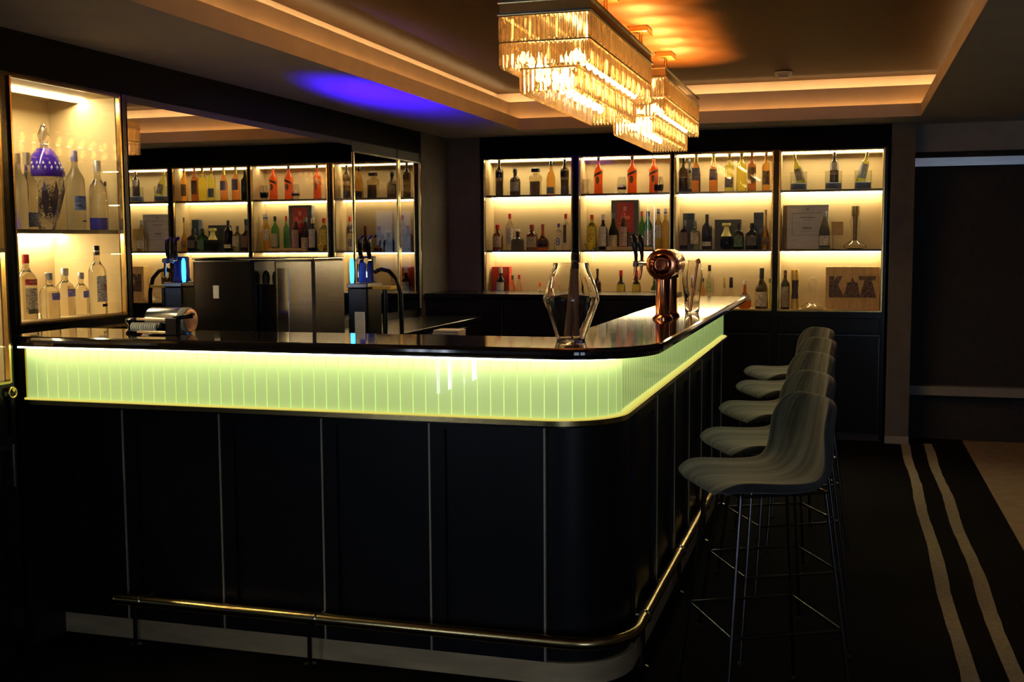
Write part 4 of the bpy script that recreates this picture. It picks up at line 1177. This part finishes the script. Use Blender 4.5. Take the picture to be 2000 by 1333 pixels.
for i in range(11):
    x = -.112 + i * .0095
    prf += [(.0135, x), (.0165, x + .003), (.0165, x + .006), (.0135, x + .0085)]
prf += [(.012, -.006), (0, -.006)]
MB().lathe(prf, 16, (0, -.055, .026), 'x').build('ribbed_handle', pbr('white_rubber', (.86, .88, .80), .45, noise=.05), dm, 25)
MB().lathe([(0, -.008), (.014, -.006), (.0175, .006), (.014, .018), (0, .02)], 16, (0, -.055, .026), 'x').build('handle_knob', M_black, dm, 40)
for z in (.050, .005):
    MB().cbox(-.085, .035, -.072, -.060, z, z + .009, .002).build('bar', pbr('brass_bar', (.80, .66, .40), .2, 1., noise=.05), dm)
MB().cbox(.035, .085, -.076, -.050, .0, .062, .004).build('bracket', M_black, dm)
MB().cbox(.02, .07, -.05, .02, .0, .012, .003).build('base', M_steel, dm)
MB().tube([(.06, -.06, .058), (.10, -.05, .064), (.118, -.03, .066)], [.008, .007, .009], 10).build('lever', M_black, dm, 40)
MB().lathe([(0, 0), (.028, 0), (.03, .006), (.024, .012), (.018, .03), (.028, .04), (.03, .048), (.02, .054), (0, .055)], 20, (-.145, .0, 0)).build('side_wheel', M_black, dm, 40)

# ================================================================== BEHIND THE BAR
ZSV = .8955
em = thing('espresso_machine', 'polished steel espresso machine seen from behind the bar', 'coffee machine', (-2.37, 4.34, ZSV))
for (x0, x1) in ((-.335, -.04), (.055, .243)):
    MB().cbox(x0, x1, -.10, .20, .04, .505, .012).build('side_block', M_darkmetal if x0 < -.1 else M_steel, em)  # same steel on both sides; dark reflections put into the left block's colour
MB().cbox(-.04, .055, -.06, .19, .04, .40, .006).build('centre_block', M_black, em)
MB().cbox(-.335, .243, -.10, .20, .505, .513, .003).build('cup_tray', M_chrome, em)
for x in (-.28, .20):
    for y in (-.06, .16):
        MB().lathe([(0, 0), (.018, 0), (.016, .04), (0, .04)], 12, (x, y, 0)).build('foot', M_blackm, em, 40)
MB().box(-.232, -.205, -.1035, -.101, .34, .395).build('paper_tag', solid('paper', (.85, .83, .78), .7), em)
for x in (-.018, .03):
    MB().lathe([(0, .401), (.014, .401), (.018, .43), (.012, .45), (0, .46)], 14, (x, -.03, 0)).build('valve_knob', M_blackm, em, 40)
MB().cbox(.075, .125, -.104, -.101, .06, .47, .001).build('steel_trim', M_chrome, em)

dp = thing('drink_dispenser', 'grey drink dispenser with glowing blue light and black taps', 'dispenser', (-2.50, 5.56, .9355))
dp.scale = (1.28, 1.28, 1.28)
MB().cbox(-.048, .042, -.05, .10, 0, .228, .006).build('cabinet', M_darkmetal, dp)
MB().cbox(-.05, .044, -.055, .10, .229, .248, .004).build('drip_top', M_steel, dp)
lp_ = MB(); lp_.lathe([(0, .249), (.006, .249), (.0085, .262), (.0095, .30), (.0085, .338), (.005, .352), (0, .354)], 14, (-.040, -.02, 0))
lp_.build('blue_lamp', emis('blue_led', (.02, .30, 1.), 9.), dp, 40)
MB().cbox(-.028, .042, .01, .05, .249, .36, .006).build('tap_block', pbr('dark_blue_plastic', (.015, .015, .12), .25, noise=.1), dp)
for x in (.0, .038):
    tp_ = MB().tube([(x, -.005, .343), (x, -.02, .373), (x, -.02, .428), (x, .01, .443)], [.008, .010, .011, .006], 10).build('tap_handle', pbr('black_gloss', (.01, .01, .011), .12, noise=.1), dp, 40)
    MB().lathe([(0, -.02), (.011, -.02), (.012, .01), (0, .012)], 12, (x, -.03, .343), 'y').build('tap_nut', M_chrome, tp_, 40)
    MB().tube([(x, -.04, .338), (x, -.045, .303), (x, -.045, .273)], .006, 8).build('tap_spout', M_chrome, tp_, 40)
MB().tube([(.045, .02, .293), (.075, .02, .305), (.11, .02, .298), (.145, .02, .263), (.162, .02, .203), (.165, .02, .01)], .009, 10).build('hose', M_black, dp, 50)
MB().cbox(.05, .135, -.02, .06, .223, .235, .002).build('yellow_tray', solid('yellow_tray', (.70, .55, .06)), dp)
MB().lathe([(.010, .0), (.010, .223)], 10, (.09, .02, 0)).build('tray_post', M_darkmetal, dp, 40)
bl = bpy.data.lights.new('blue_lamp', 'SPOT'); bl.energy = 150.; bl.color = (.035, .002, 1.); bl.spot_size = math.radians(122); bl.spot_blend = .75; bl.shadow_soft_size = .02
bo = bpy.data.objects.new('blue_lamp', bl); COL.objects.link(bo); bo.parent = dp; bo.location = (0., .12, .44)
bo.rotation_euler = (PI - .22, 0, 0); bo.scale = (.27, 1., 1.)

nt_ = thing('paper_holder', 'white paper slips standing beside the dispenser', 'paper', (-1.82, 4.02, ZSV))
MB().cbox(-.03, .03, -.012, .02, 0, .02, .003).build('base', M_blackm, nt_)
for i in range(4):
    MB().box(-.022 + i * .004, .020 - i * .002, -.006 + i * .005, -.0045 + i * .005, .02, .305 - i * .012).build('slip', solid('paper', (.85, .83, .78), .7), nt_)
nb = thing('napkin_stack', 'low stack of white folded napkins behind the bar', 'napkins', (-1.46, 4.0, ZSV))
MB().cbox(-.075, .07, -.05, .05, 0, .20, .004).build('box', M_blackm, nb)
for i in range(5):
    MB().cbox(-.05 + i * .004, .065, -.045, .045, .2005 + i * .009, .208 + i * .009, .002).build('napkin', solid('napkin', (.66, .60, .54), .8), nb)
tb_ = thing('tablet', 'flat black tablet lying beside the napkins', 'tablet', (-1.60, 3.96, ZSV + .0))
MB().cbox(-.07, .045, -.05, .05, 0, .205, .004).build('stand', M_blackm, tb_)
o = MB().cbox(-.085, .055, -.055, .055, .206, .216, .003).build('screen', pbr('black_gloss', (.01, .01, .011), .12, noise=.1), tb_)
